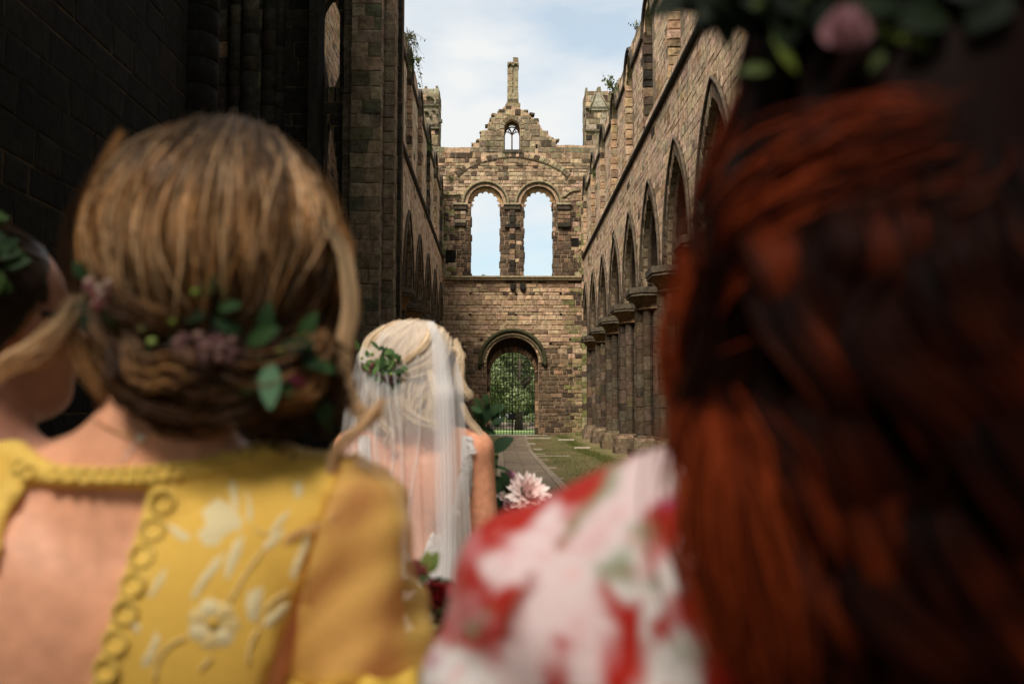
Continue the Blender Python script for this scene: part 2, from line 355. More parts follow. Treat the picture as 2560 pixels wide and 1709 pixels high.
# ------------------------------------------------------------------ side walls of the nave
def nave_wall(side):
    fr = Frame((side*XW, 0, 0), (0, 1, 0), (-side, 0, 0))
    y0, y1 = (10.0, 61.5) if side > 0 else (30.0, 61.5)
    if side > 0: root = empty('nave_wall', (XW, 40, 0), 'tall pale arcaded nave wall with open windows, running past the auburn-haired woman', 'wall')
    else: root = empty('nave_wall', (-XW, 45, 0), 'pale arcaded nave wall running on behind the dark crossing pier', 'wall')
    arcs = [c for c in ARC if c-HALF > y0-.5 and c+1.6 < y1]
    A_, ZS, RI = 1.78, 6.1, 3.0
    # outline: from springing line up to a ragged top
    bot = [(y0, ZS)]
    for c in arcs: bot += arch(c, A_, ZS, RI, 20)
    bot += [(y1, ZS)]
    top = []; y = y1
    while y > y0: top.append((y, 16.05+random.uniform(-.16, .12))); y -= random.uniform(.5, 1.1)
    top.append((y0, 16.0)); outer = bot+top
    SILL, SPR, RW = 11.75, 15.0, .92
    wins = [[(c-RW, SILL)]+arch(c, RW, SPR, RW, 14)+[(c+RW, SILL)] for c in arcs]
    extrude_poly(fr, outer, wins, 0, -1.3).build('mortar_core', MORTAR, root, False, (.24, .185, .125) if side > 0 else (.24, .19, .13))
    # rings excluded from the coursed masonry
    blk_bot = [(y0, ZS)]
    for c in arcs: blk_bot += arch(c, A_+.34, ZS, RI+.42, 20)
    blk_bot += [(y1, ZS)]
    def colf(s, z):
        up = z > 11.2
        return pick((6, CREAM), (4, (.52, .38, .268)), (.5, (.42, .28, .16)), (.25 if up else .5, (.3, .2, .12)), (.1, DARK), (.5, (.36, .3, .21)))
    bl = courses([blk_bot+top], ZS, 16.1, (.18, .36), (.28, 1.05))
    bl = [b for b in bl if not any(b[0] < c+RW and b[1] > c-RW and SILL < (b[2]+b[3])/2 < SPR+.1 for c in arcs)]
    keep = []
    for b in bl:
        zc = (b[2]+b[3])/2; bad = False
        for c in arcs:
            if zc > SPR and abs((b[0]+b[1])/2-c) < math.sqrt(max(0, RW**2-(zc-SPR)**2))+.1: bad = True
        if not bad: keep.append(b)
    # split blocks overlapping jambs
    masonry(fr, keep, colf, root, STONE, proud=(.005, .018), gap=.010)
    dk = lambda s, z: pick((3, (.11, .08, .054)), (2, (.14, .1, .065)), (1, (.19, .15, .1)), (1, DARK))
    n_v = 26
    for c in arcs:
        A0 = arch(c, A_, ZS, RI, 28); B0 = arch(c, A_+.36, ZS, RI+.44, 28)
        voussoirs(fr, A0, B0, n_v, .045, -.25, dk, root, STONE)
        # outer dark hood roll and two inner orders, coloured darker to deepen the arch's shade
        mb = MB(); mb.tube([fr.P(a, z, .06) for a, z in arch(c, A_+.40, ZS, RI+.49, 28)], .055, 6); mb.build('hood_mould', STONE, root, True, (.09, .07, .05))
        A1 = arch(c, A_-.22, ZS, RI-.28, 28); strip_ring(fr, A1, arch(c, A_+.02, ZS, RI+.02, 28), -.28, -1.05).build('arch_order', STONE, root, False, (.05, .036, .025))
        mb = MB(); mb.tube([fr.P(a, z, -.22) for a, z in arch(c, A_-.08, ZS, RI-.1, 28)], .09, 8); mb.build('arch_roll', STONE, root, True, (.09, .066, .046))
        A2 = arch(c, A_-.42, ZS, RI-.52, 28); strip_ring(fr, A2, arch(c, A_-.2, ZS, RI-.24, 28), -.45, -.88).build('arch_order', STONE, root, False, (.042, .031, .022))
    # string courses: the long dark one, and the upper one that jumps over each window head
    mb = MB(); 
    prof = [(0, -.02), (.10, .03), (.13, .09), (.13, .16), (0, .22)]
    def sweep(P, prof, mb):
        m = len(prof); V = []
        for i, (a, z) in enumerate(P):
            a0, z0 = P[max(i-1, 0)]; a1, z1 = P[min(i+1, len(P)-1)]; l = math.hypot(a1-a0, z1-z0) or 1; nx, nz = -(z1-z0)/l, (a1-a0)/l
            V += [fr.P(a+nx*q, z+nz*q, p) for p, q in prof]
        F = [(i*m+k, i*m+k+1, (i+1)*m+k+1, (i+1)*m+k) for i in range(len(P)-1) for k in range(m-1)]
        mb.add(V, F)
    sweep([(y0, 11.28), (y1-.3, 11.28)], prof, mb); mb.build('string_course', STONE_DARK, root, False, (.05, .042, .034))
    mb = MB(); up = [(y0, SPR-.02)]
    for c in arcs: up += [(c-RW-.16, SPR-.02)]+arch(c, RW+.12, SPR, RW+.12, 14)+[(c+RW+.16, SPR-.02)]
    up.append((y1-.3, SPR-.02)); sweep(up, [(0, 0), (.09, .02), (.11, .08), (.11, .13), (0, .17)], mb); mb.build('hood_string', STONE_DARK, root, False, (.07, .058, .045))
    # jamb stones of the windows, seen edge on
    um = unit_meshes(STONE)
    for ci, c in enumerate(arcs):
        z = SILL-.3; dark = ci in (3, 5) if side < 0 else ci in (3,)
        while z < SPR:
            h = random.uniform(.24, .42); o = bpy.data.objects.new('jamb_stone', random.choice(um)); COL.objects.link(o); o.parent = root
            dep = random.uniform(.5, .7)
            rot = Matrix((Vector((side, 0, 0)), Vector((0, -1, 0)), Vector((0, 0, 1)))).transposed().to_4x4()
            o.matrix_basis = Matrix.Translation(Vector((side*(XW+dep/2-.05), c+RW+.02, z+h/2))-root.location) @ rot @ Matrix.Diagonal((dep, random.uniform(.05, .09), h-.015, 1))
            o.color = (*(pick((3, DARK), (2, BLACK), (1, BROWN)) if dark else pick((4, ORANGE), (3, TAN), (1.2, BROWN), (.5, DARK))), 1); z += h
        V = [fr.P(c-RW, SILL-.001, -1.3), fr.P(c+RW, SILL-.001, -1.3), fr.P(c+RW, SILL-.45, .02), fr.P(c-RW, SILL-.45, .02), fr.P(c-RW, SILL-.5, -1.3), fr.P(c+RW, SILL-.5, -1.3)]
    return root, arcs
wr, arcs_r = nave_wall(1); wl, arcs_l = nave_wall(-1)
# ------------------------------------------------------------------ arcade piers: clustered shafts on a heavy plinth
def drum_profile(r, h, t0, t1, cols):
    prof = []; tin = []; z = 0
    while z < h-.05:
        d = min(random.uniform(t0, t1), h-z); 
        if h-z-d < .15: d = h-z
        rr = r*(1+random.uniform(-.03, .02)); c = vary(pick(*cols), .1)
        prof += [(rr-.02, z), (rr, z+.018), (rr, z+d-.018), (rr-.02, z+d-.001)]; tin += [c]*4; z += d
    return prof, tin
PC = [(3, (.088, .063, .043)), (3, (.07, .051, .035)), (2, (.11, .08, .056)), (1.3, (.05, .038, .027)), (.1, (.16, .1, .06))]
def arcade_pier(x, y, side, ord_):
    z0 = gz(y); root = empty('arcade_pier', (x, y, z0)); zc = 6.1-z0; H = 5.35-z0
    names = ['first', 'second', 'third', 'fourth', 'fifth', 'sixth', 'seventh', 'eighth', 'ninth', 'tenth']
    nm = 'clustered arcade pier on the auburn-haired woman\'s side of the nave, %s from the gated wall' if side > 0 else 'clustered arcade pier beyond the dark crossing pier, %s from the gated wall'
    tag(root, nm % names[ord_], 'pillar', 'arcade piers beside the auburn-haired woman' if side > 0 else 'arcade piers beyond the crossing pier')
    mb = MB(); c0 = (0, 0, 0)
    k = .92
    def pl(w_, za, zb, mb_, t, j=.03):
        o = []
        for zz in (za, zb):
            for ax, ay in ((-1, -.62), (-.62, -1), (.62, -1), (1, -.62), (1, .62), (.62, 1), (-.62, 1), (-1, .62)):
                o.append((ax*w_+random.uniform(-j, j), ay*w_+random.uniform(-j, j), zz+random.uniform(-j, j)*.6))
        mb_.add(o, [tuple(range(8))[::-1], tuple(range(8, 16))]+[(i, (i+1) % 8, 8+(i+1) % 8, 8+i) for i in range(8)], t)
    def part(name, fn, m=STONE, smooth=False, col=(1, 1, 1)):
        b_ = MB(); fn(b_); o = link(name, mesh_from(name, b_.V, b_.F, m, b_.T, smooth), root, (0, 0, 0), col); return o
    part('plinth', lambda b_: (pl(1.06, -.05, .34, b_, vary((.16, .12, .08))), pl(1.0, .33, .62, b_, vary((.2, .15, .1)))))
    part('base_moulding', lambda b_: (pl(.93, .62, .74, b_, vary((.24, .18, .12)), .012), pl(.86, .74, .82, b_, vary((.16, .12, .08)), .008)))
    for q in range(8):
        a = math.pi*2*q/8; rr = .27 if q % 2 == 0 else .17; rad = .56 if q % 2 == 0 else .60
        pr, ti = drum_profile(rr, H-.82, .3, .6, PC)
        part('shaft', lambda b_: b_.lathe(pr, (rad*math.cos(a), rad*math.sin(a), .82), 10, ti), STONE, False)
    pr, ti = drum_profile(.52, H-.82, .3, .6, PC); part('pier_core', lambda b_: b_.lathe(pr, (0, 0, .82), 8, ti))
    cc = vary((.22, .14, .08)) 
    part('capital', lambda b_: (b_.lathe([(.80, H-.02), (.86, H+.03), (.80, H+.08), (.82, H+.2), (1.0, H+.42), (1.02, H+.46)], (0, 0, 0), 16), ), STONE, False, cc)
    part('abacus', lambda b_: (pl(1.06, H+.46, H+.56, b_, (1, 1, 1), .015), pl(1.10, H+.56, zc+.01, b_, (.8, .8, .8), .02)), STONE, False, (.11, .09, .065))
piers_r = [c-HALF for c in arcs_r]+[arcs_r[-1]+HALF]
piers_r = sorted(set(round(p, 3) for p in piers_r)); n = len(piers_r)
for i, y in enumerate(piers_r):
    if y < 60.8: arcade_pier(XW+.62, y, 1, n-2-i)
piers_l = [c-HALF for c in arcs_l]; n = len(piers_l)
for i, y in enumerate(piers_l): arcade_pier(-XW-.62, y, -1, n-1-i)
# aisles: outer walls and what is left of the vaults
def aisle(side):
    x = side*(9.4 if side > 0 else 7.65); y0, y1 = (10, 61.5) if side > 0 else (25.6, 61.5)
    fr = Frame((x, 0, 0), (0, 1, 0), (-side, 0, 0))
    root = empty('aisle_wall', (x, (y0+y1)/2, 0), 'outer aisle wall seen through the ' + ('arches on the auburn-haired woman\'s side' if side > 0 else 'narrow slit beside the dark crossing pier'), 'wall')
    top = 9.4 if side > 0 else 13.5
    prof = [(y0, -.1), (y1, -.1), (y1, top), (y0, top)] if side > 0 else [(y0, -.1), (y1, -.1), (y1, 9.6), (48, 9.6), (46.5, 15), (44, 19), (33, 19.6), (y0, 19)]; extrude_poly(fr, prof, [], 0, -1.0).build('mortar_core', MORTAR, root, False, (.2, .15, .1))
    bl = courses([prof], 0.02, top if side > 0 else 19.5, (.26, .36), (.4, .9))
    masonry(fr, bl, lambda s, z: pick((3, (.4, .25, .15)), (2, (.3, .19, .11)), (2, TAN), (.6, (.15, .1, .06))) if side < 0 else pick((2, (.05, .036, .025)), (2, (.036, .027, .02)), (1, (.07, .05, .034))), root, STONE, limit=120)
    r2 = empty('aisle_vault', (x-side*2.2, (y0+y1)/2, top), 'dark stone vault over the aisle ' + ('on the auburn-haired woman\'s side' if side > 0 else 'behind the dark crossing pier'), 'vault')
    ys0 = y0 if side > 0 else 40.5; a = side*(XW+.4); mb = MB(); pts = []
    for i in range(11):
        t = i/10; pts.append((a+(x-a)*t, 9.2+1.5*math.sin(math.pi*t) if side > 0 else 9.6+1.2*math.sin(math.pi*t)))
    V = [(px, ys0, pz) for px, pz in pts]+[(px, y1, pz) for px, pz in pts]+[(px, ys0, pz+.4) for px, pz in pts]+[(px, y1, pz+.4) for px, pz in pts]
    F = [(i, i+1, 12+i, 11+i) for i in range(10)]+[(22+i, 23+i, 34+i, 33+i) for i in range(10)]+[(i, i+1, 23+i, 22+i) for i in range(10)]+[(11+i, 12+i, 34+i, 33+i) for i in range(10)]
    mb.add(V, F); mb.build('vault_web', STONE_DARK, r2, True, (.1, .08, .06))
    if side < 0: pass
aisle(1); aisle(-1)
# ------------------------------------------------------------------ west wall
FW = Frame((0, YW, 0), (1, 0, 0), (0, -1, 0))
def W(px, py):
    p = atY(px, py, YW); return (p.x, p.z)
def WL(pts, ox=0, oy=0, s=1): return [W(ox+x/s, oy+y/s) for x, y in pts]
def west_wall():
    root = empty('west_wall', (0, YW, gz(YW)), 'ruined end wall with a stepped gable, paired round-headed windows and a gated doorway', 'wall')
    A = 960, 80, 3.915; B = 1040, 420, 4.894; C = 1040, 700, 3.7333
    gable = [(-400, 1120), (540, 1125), (640, 1130), (870, 1128), (875, 1085), (930, 1085), (930, 1045), (950, 1040), (950, 965), (1010, 960), (1020, 890), (1050, 885), (1050, 845), (1080, 840), (1085, 800), (1120, 795), (1125, 770), (1150, 765), (1175, 730), (1205, 712),
             (1330, 740), (1340, 760), (1375, 765), (1400, 790), (1430, 800), (1440, 830), (1465, 850), (1500, 855), (1520, 900), (1540, 940), (1560, 965), (1590, 970), (1600, 1000), (1640, 1030), (1650, 1050), (1680, 1050), (1685, 1110), (1800, 1105), (1960, 1112), (2800, 1115)]
    top = WL(gable, *A); zb = gz(YW)-.1
    top[0] = (-6.2, top[0][1]); top[-1] = (6.6, top[-1][1])
    outer = [(-6.2, zb)]+top+[(6.6, zb)]
    # openings
    def op(cx, half, sy, by, n=18, pointed=0):
        c, zs = W(cx, sy); a = half*YW/FPX; zb_ = W(cx, by)[1]
        return c, a, zs, zb_
    wl_ = op((1176+1251.5)/2, 37.9, 508, 694); wr_ = op((1308.7+1384)/2, 37.8, 508, 694)
    door = op(1281.5, 65, 907, 1089); gw = op(1280.3, 20.0, 322, 375)
    def hole(o, extra=0, rk=1.0): c, a, zs, zb_ = o; return [(c-a-extra, zb_)]+arch(c, a+extra, zs, (a+extra)*rk, 20)+[(c+a+extra, zb_)]
    # the big window heads are wider than their lights: round head of half width ~ 45 px, remnants of cusped tracery inside
    def big(o): 
        c, a, zs, zb_ = o; h = 44.5*YW/FPX; sp = W(0, 507)[1]
        return [(c-a, zb_), (c-a, sp), (c-h, sp+.02)]+arch(c, h, sp+.04, h, 22)[1:-1]+[(c+h, sp+.02), (c+a, sp), (c+a, zb_)]
    gwh = hole(gw, 0, 1.15); dh = hole(door)
    # door reaches the ground: cut it out of the outline
    dpath = [(door[1]*-1+door[0], zb)]+arch(door[0], door[1], door[2], door[1], 24)+[(door[0]+door[1], zb)]
    outer2 = [(-6.2, zb)]+top+[(6.6, zb)]+dpath[::-1]
    niches = [[W(*p) for p in q] for q in ([(1113, 624), (1141, 624), (1141, 645), (1113, 660)], [(1427, 594), (1448, 594), (1448, 618), (1427, 618)], [(1121, 549), (1127, 549), (1127, 555), (1121, 555)], [(1338, 360), (1345, 360), (1345, 372), (1338, 372)])]
    extrude_poly(FW, outer2, [big(wl_), big(wr_), gwh], 0, -1.25).build('mortar_core', MORTAR, root, False, (.38, .265, .18))
    # ---- coursed masonry by zones
    zt = lambda py: W(0, py)[1]
    def colf(s, z):
        py = 1048-(z-1.4)*FPX/YW; px = 1253+(s+.71)*FPX/YW
        if py < 375: return pick((3, (.18, .148, .1)), (2.6, (.23, .185, .125)), (2, (.14, .112, .076)), (.7, (.34, .27, .18)), (.6, DARK))
        if py < 412: return pick((2.6, OLIVE), (2, BROWN), (1.5, TAN), (1.8, DARK), (1, (.3, .22, .14)))
        if py < 500: 
            return pick((4, (.38, .28, .19)), (3, (.31, .225, .15)), (1.2, (.24, .165, .105)), (.9, (.11, .08, .055)), (.7, OLIVE))
        if py < 700:
            if px < 1140 or px > 1440: return pick((2.5, (.26, .22, .13)), (2, TAN), (2, DARK), (1.6, GREEN), (1, BROWN))
            return pick((4, (.085, .06, .04)), (3, (.115, .08, .053)), (1, (.05, .036, .026)), (1.0, (.18, .118, .075)), (.2, TAN))
        if py < 722: return pick((3, TAN), (2, BROWN), (1.3, DARK), (1, ORANGE))
        if px > 1418: return pick((3, (.24, .19, .1)), (2, DARK), (2, GREEN), (1, TAN), (1, BROWN))
        if py < 850: return pick((6, (.42, .3, .195)), (4, (.36, .255, .165)), (2, (.29, .2, .125)), (.5, (.19, .125, .078)), (.2, DARK))
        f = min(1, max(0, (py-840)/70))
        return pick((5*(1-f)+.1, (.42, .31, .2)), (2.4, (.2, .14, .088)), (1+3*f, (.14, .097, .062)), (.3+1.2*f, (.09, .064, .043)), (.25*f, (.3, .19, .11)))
    def exp(o, e):
        c, a, zs, zb_ = o; return [(c-a-e, zb_)]+arch(c, a+e, zs, a+e, 20)+[(c+a+e, zb_)]
    hood = lambda o, pxr: [(o[0]-o[1], o[3])]+[(o[0]-o[1], o[2])]+arch(o[0], pxr*YW/FPX, o[2]+.02, pxr*YW/FPX, 20)+[(o[0]+o[1], o[2]), (o[0]+o[1], o[3])]
    holes = [hood(wl_, 58), hood(wr_, 58), [(gw[0]-gw[1], gw[3]), (gw[0]-gw[1], gw[2])]+arch(gw[0], gw[1]+.3, gw[2]+.01, gw[1]*1.15+.32, 16)+[(gw[0]+gw[1], gw[2]), (gw[0]+gw[1], gw[3])]]+niches
    dout = [(-6.2, zb)]+top+[(6.6, zb)]+([(door[0]-door[1], zb), (door[0]-door[1], door[2])]+arch(door[0], door[1]*1.3, door[2]+.01, door[1]*1.3, 24)+[(door[0]+door[1], door[2]), (door[0]+door[1], zb)])[::-1]
    # relieving arch: segmental
    ra = WL([(720, 1385), (850, 1290), (1000, 1235), (1150, 1205), (1235, 1195), (1340, 1200), (1480, 1225), (1620, 1275), (1720, 1330), (1800, 1395)], *A)
    rb = WL([(690, 1350), (830, 1255), (985, 1195), (1145, 1160), (1235, 1150), (1345, 1155), (1495, 1182), (1640, 1232), (1745, 1290), (1830, 1360)], *A)
    ra = [(p[0], p[1]-.17) for p in ra]; rb = [(p[0], p[1]-.17) for p in rb]
    rel = ra+rb[::-1]
    zones = [(zb, zt(700), (.17, .33), (.24, .85)), (zt(700), zt(500), (.2, .36), (.22, .55)), (zt(500), zt(412), (.14, .28), (.2, .7)), (zt(412), zt(230), (.2, .42), (.26, .75))]
    blocks = []
    for a, b_, ch, bl in zones: blocks += courses([dout]+holes+[rel], a, b_, ch, bl, .0 if a != zones[1][0] else .05)
    blocks = [b for b in blocks if b[1] > -5.2 and b[0] < 5.6]
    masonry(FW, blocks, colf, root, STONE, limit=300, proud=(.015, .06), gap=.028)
    voussoirs(FW, ra, rb, 26, .07, -.02, lambda s, z: pick((2, OLIVE), (2, DARK), (1.5, (.28, .23, .15)), (1, TAN)), root, STONE, 'relieving_voussoir')
    mb = MB(); mb.tube([FW.P(a, z-.04, .05) for a, z in ra], .03, 5); mb.build('relieving_moulding', STONE, root, False, (.1, .075, .05))
    # ---- doorway
    c, a, zs, _ = door; k = YW/FPX; st = lambda x: [(c-x, zb)]+arch(c, x, zs, x, 28)+[(c+x, zb)]
    voussoirs(FW, arch(c, 65*k, zs, 65*k, 32), arch(c, 72*k, zs, 72*k, 32), 25, .07, -.1, lambda s, z: pick((3, TAN), (2, (.38, .3, .18)), (1, BROWN)), root, STONE, 'door_voussoir')
    mb = MB(); mb.tube([FW.P(x, z, .06) for x, z in arch(c, 75*k, zs-.1, 75*k, 32)], .085, 8); mb.build('door_roll', STONE, root, True, (.11, .09, .05))
    mb = MB(); hp = arch(c, 82*k, zs, 82*k, 32); hp = [(hp[0][0], hp[0][1]-.25)]+hp+[(hp[-1][0], hp[-1][1]-.25)]
    mb.tube([FW.P(x, z, .08) for x, z in hp], .12, 8); mb.build('door_hood_mould', STONE, root, True, (.055, .055, .028))
    zi = W(0, 931)[1]; inn = [(c-56*k, zb)]+arch(c, 56*k, zi, 54*k, 28)+[(c+56*k, zb)]; out_ = [(c-66*k, zb)]+arch(c, 66.5*k, zs, 66.5*k, 28)+[(c+66*k, zb)]
    strip_ring(FW, inn, out_, -.75, -1.28).build('inner_door_jamb', STONE, root, False, (.05, .034, .022))
    voussoirs(FW, arch(c, 56*k, zi, 54*k, 32), arch(c, 64*k, zi+.1, 64*k, 32), 23, -.70, -.78, lambda s, z: pick((3, BROWN), (2, (.2, .11, .06)), (1, DARK)), root, STONE, 'inner_voussoir')
    for sgn in (-1, 1):      # jamb quoins
        z = gz(YW)
        while z < zi:
            h = random.uniform(.22, .36); mb = MB(); x0 = c+sgn*(57*k); mb.box((min(x0, x0+sgn*.24), YW+.72, z), (max(x0, x0+sgn*.24), YW+.8, z+h-.02)); mb.build('jamb_stone', STONE, root, False, pick((3, BROWN), (2, DARK), (1, ORANGE))); z += h
    # ---- paired windows
    for o in (wl_, wr_):
        c, a, zs, zb_ = o; sp = zt(507)
        voussoirs(FW, arch(c, 45.5*k, sp, 45.5*k, 32), arch(c, 54*k, sp, 54*k, 32), 19, -.02, -.3, lambda s, z: pick((4, DARK), (2, BLACK), (1, BROWN)), root, STONE, 'window_voussoir')
        mb = MB(); mb.tube([FW.P(x, z, .07) for x, z in arch(c, 57.5*k, sp, 57.5*k, 32)], .085, 8); mb.build('window_hood_mould', STONE, root, True, (.24, .2, .12))
        mb = MB(); mb.tube([FW.P(x, z, .0) for x, z in arch(c, 53.5*k, sp, 53.5*k, 32)], .045, 6); mb.build('window_roll', STONE, root, True, (.12, .095, .06))
        # broken cusped tracery
        inner = []; nc = 7; R0, R1 = 44*k, 34.5*k
        for i in range(nc*6+1):
            t = i/(nc*6); th = math.pi*(1.0-t); ph = (t*nc) % 1; cusp = abs(math.sin(math.pi*t*nc)); r_ = R1*(.90+.135*cusp**.6); inner.append((c+r_*math.cos(th)*1.02, sp-.08+r_*math.sin(th)*1.10))
        outr = [(c+R0*math.cos(math.pi*(1-i/(nc*6))), sp+R0*math.sin(math.pi*(1-i/(nc*6)))) for i in range(nc*6+1)]
        strip_ring(FW, inner, outr, -.32, -.52).build('tracery', STONE, root, False, (.46, .29, .15))
        for sgn in (-1, 1):
            mb = MB(); x0 = c+sgn*43*k; mb.add([FW.P(x0, sp+.1, -.34), FW.P(x0-sgn*.34, sp+.05, -.4), FW.P(x0, sp-.18, -.34), FW.P(x0, sp+.1, -.5), FW.P(x0, sp-.18, -.5)], [(0, 1, 2), (3, 4, 1), (0, 3, 1), (1, 4, 2), (0, 2, 4, 3)]); mb.build('tracery_stub', STONE, root, False, (.36, .23, .12))
            # ragged inner jamb blocks
            z = zb_
            while z < sp-.1:
                h = random.uniform(.26, .42); e = random.uniform(-.05, .1); mb = MB(); x0 = c+sgn*a; xa, xb = sorted((x0-sgn*.02-sgn*max(e, -.02)*.7, x0+sgn*.3)); mb.box((xa, YW+.3, z), (xb, YW+1.0, z+h-.02)); mb.build('jamb_stone', STONE, root, False, pick((3, DARK), (2, BROWN), (1, BLACK))); z += h
    # pilaster between the windows, its capital and the side capitals
    def wbox(name, x0, y0, x1, y1, d0, d1, col, ox=B[0], oy=B[1], s=B[2]):
        p = W(ox+x0/s, oy+y0/s); q = W(ox+x1/s, oy+y1/s); mb = MB(); xa, xb = sorted((p[0], q[0])); za, zc = sorted((p[1], q[1]))
        j = .012; V = []
        for d, e in ((d1, 0), (d0-.03, 0), (d0, .03)):
            V += [FW.P(xa+e, za+e, d), FW.P(xb-e, za+e, d), FW.P(xb-e, zc-e, d), FW.P(xa+e, zc-e, d)]
        F = [(8, 9, 10, 11)]+[(r+i, r+(i+1) % 4, r+4+(i+1) % 4, r+4+i) for r in (0, 4) for i in range(4)]
        mb.add(V, F); return mb.build(name, STONE, root, False, col)
    y = 520
    while y < 1330:
        h = random.uniform(50, 85); wbox('pilaster_stone', 1145, y, 1210, min(y+h-4, 1335), .16, 0, pick((3, DARK), (2, BROWN), (1, BLACK))); y += h
    for x0, x1 in ((1080, 1275), (465, 620), (1728, 1890)):
        wbox('capital', x0, 462, x1, 512, .16, 0, (.07, .055, .04)); wbox('abacus', x0-10, 435, x1+10, 460, .24, 0, (.28, .24, .16))
        wbox('capital_moulding', x0+4, 516, x1-4, 528, .12, 0, (.05, .04, .03))
    for x0, x1, y0, y1 in ((475, 612, 690, 720), (1735, 1890, 680, 728), (1085, 1140, 690, 735), (1215, 1270, 690, 735)): wbox('corbel_stone', x0, y0, x1, y1, .2, 0, (.04, .034, .026))
    for x0, x1 in ((470, 610), (1735, 1890)):
        y = 530
        while y < 680:
            wbox('respond_stone', x0, y, (x0+x1)/2, y+46, .1, 0, pick((2, GREY), (2, BROWN), (1, DARK))); wbox('respond_stone', (x0+x1)/2+3, y, x1, y+46, .1, 0, pick((2, GREY), (2, BROWN), (1, DARK))); y += 50
    # ledge under the windows, and hood strings at either side
    mb = MB(); p, q = W(1098, 700), W(1466, 694); mb.box((p[0], YW-.22, p[1]), (q[0], YW+.05, q[1]+.05)); mb.box((p[0], YW-.30, q[1]-.03), (q[0], YW-.2, q[1]+.07)); mb.build('window_ledge', STONE, root, False, (.30, .24, .15))
    for pts in ([(300, 330), (545, 330)], [(1790, 360), (1830, 345), (1870, 305), (1930, 280), (2010, 272)], [(1800, 1260-1020), (1800, 1260-1020)]):
        if pts[0][0] == 1800: continue
        mb = MB(); mb.tube([FW.P(*W(B[0]+x/B[2], B[1]+y/B[2]), .07) for x, y in pts], .08, 6); mb.build('hood_mould', STONE, root, True, (.2, .17, .1))
    # niches: blind arch at left, flush dark plates that paint the shade inside
    cN, zN = W(1127, 600); voussoirs(FW, arch(cN, 14*k, zN, 14*k, 12), arch(cN, 22*k, zN, 22*k, 12), 7, .08, -.05, lambda s, z: pick((2, OLIVE), (1, DARK)), root, STONE, 'niche_voussoir')
    for q in niches:
        xs = [p[0] for p in q]; zs_ = [p[1] for p in q]; mb = MB(); mb.box((min(xs)+.02, YW-.006, min(zs_)+.02), (max(xs)-.02, YW+.02, max(zs_)-.02)); mb.build('recess_shade', STONE_DARK, root, False, (.012, .01, .008))
    # putlog sockets with dark stains above the door; black plates paint the holes' shade
    for x, y in ((905, 62), (997, 62)): wbox('socket_stone', x-26, y-26, x+26, y+22, .22, 0, (.022, .019, .015), *C)
    for x, y in ((905, 85), (997, 85)): wbox('socket_shade', x-16, y-2, x+16, y+14, .24, 0, (.012, .01, .008), *C)
    for x, y in ((510, 125), (935, 130), (1350, 125), (505, 322), (930, 325), (1350, 320), (398, 555), (610, 555), (1440, 552), (1255, 590)): wbox('putlog_hole_shade', x-12, y-10, x+12, y+10, .07, 0, (.012, .01, .008), *C)
    # corner responds
    for x0, x1 in ((1100, 1112.5), (1449.5, 1462)):
        z = gz(YW); p0 = W(x0, 0)[0]; p1 = W(x1, 0)[0]
        while z < zt(505):
            h = random.uniform(.3, .45); mb = MB(); hi = z < zt(700)
            mb.box((p0, YW-.3, z), (p1, YW, z+h-.02)); mb.build('respond_stone', STONE, root, False, pick((2, (.3, .26, .16)), (2, TAN), (1.5, GREEN), (1, DARK))); z += h
    # ---- gable window with its tracery
    c, a, zs, zb_ = gw
    voussoirs(FW, arch(c, 21*k, zs, 21*k*1.15, 20), arch(c, 32*k, zs, 32*k*1.12, 20), 9, .05, -.2, lambda s, z: pick((3, OLIVE), (1, GREY)), root, STONE, 'window_voussoir')
    tr = MB(); r_ = .05; dd = -.45
    T = lambda x, y: FW.P(*W(A[0]+x/A[2], A[1]+y/A[2]), dd)
    tr.tube([T(1253, 1160), T(1253, 980)], r_, 6); tr.tube([T(1253, 985), T(1240, 950), T(1222, 925), T(1218, 905)], r_, 6); tr.tube([T(1253, 985), T(1268, 950), T(1286, 925), T(1290, 905)], r_, 6)
    for sx in (-1, 1):
        X = lambda v: 1254+sx*v
        tr.tube([T(X(74), 985), T(X(60), 960), T(X(38), 962), T(X(14), 975), T(X(0), 990)], r_*.8, 6)
        tr.tube([T(X(72), 960), T(X(58), 935), T(X(46), 918), T(X(40), 905)], r_*.7, 6); tr.tube([T(X(38), 962), T(X(30), 940), T(X(36), 915)], r_*.6, 6)
        tr.tube([T(X(76), 1160), T(X(76), 980)], r_*.9, 6)
    tr.tube([T(1178, 985)]+[FW.P(x, z, dd) for x, z in arch(c, 19*k, zs-.28, 19*k*1.1, 12)]+[T(1330, 985)], r_*.9, 6)
    V = arch(c, 20*k, zs, 20*k*1.15, 16); 
    tr.build('tracery', STONE, root, True, (.09, .05, .035))
    strip_ring(FW, arch(c, 16*k, W(0, 316)[1], 15*k, 16), arch(c, 21*k, zs+.1, 23*k, 16), -.4, -.55).build('tracery_head', STONE, root, False, (.09, .055, .04))
    mb = MB(); p = W(1258, 375); q = W(1303, 383); mb.box((p[0], YW-.12, q[1]), (q[0], YW+.5, p[1])); mb.build('window_sill', STONE, root, False, (.07, .06, .045))
    # ---- chimney-like finial on the gable
    f = empty('gable_pinnacle', FW.P(*W(1283, 262), -.4), 'slender stone pinnacle with blind arches standing on top of the gable', 'pinnacle')
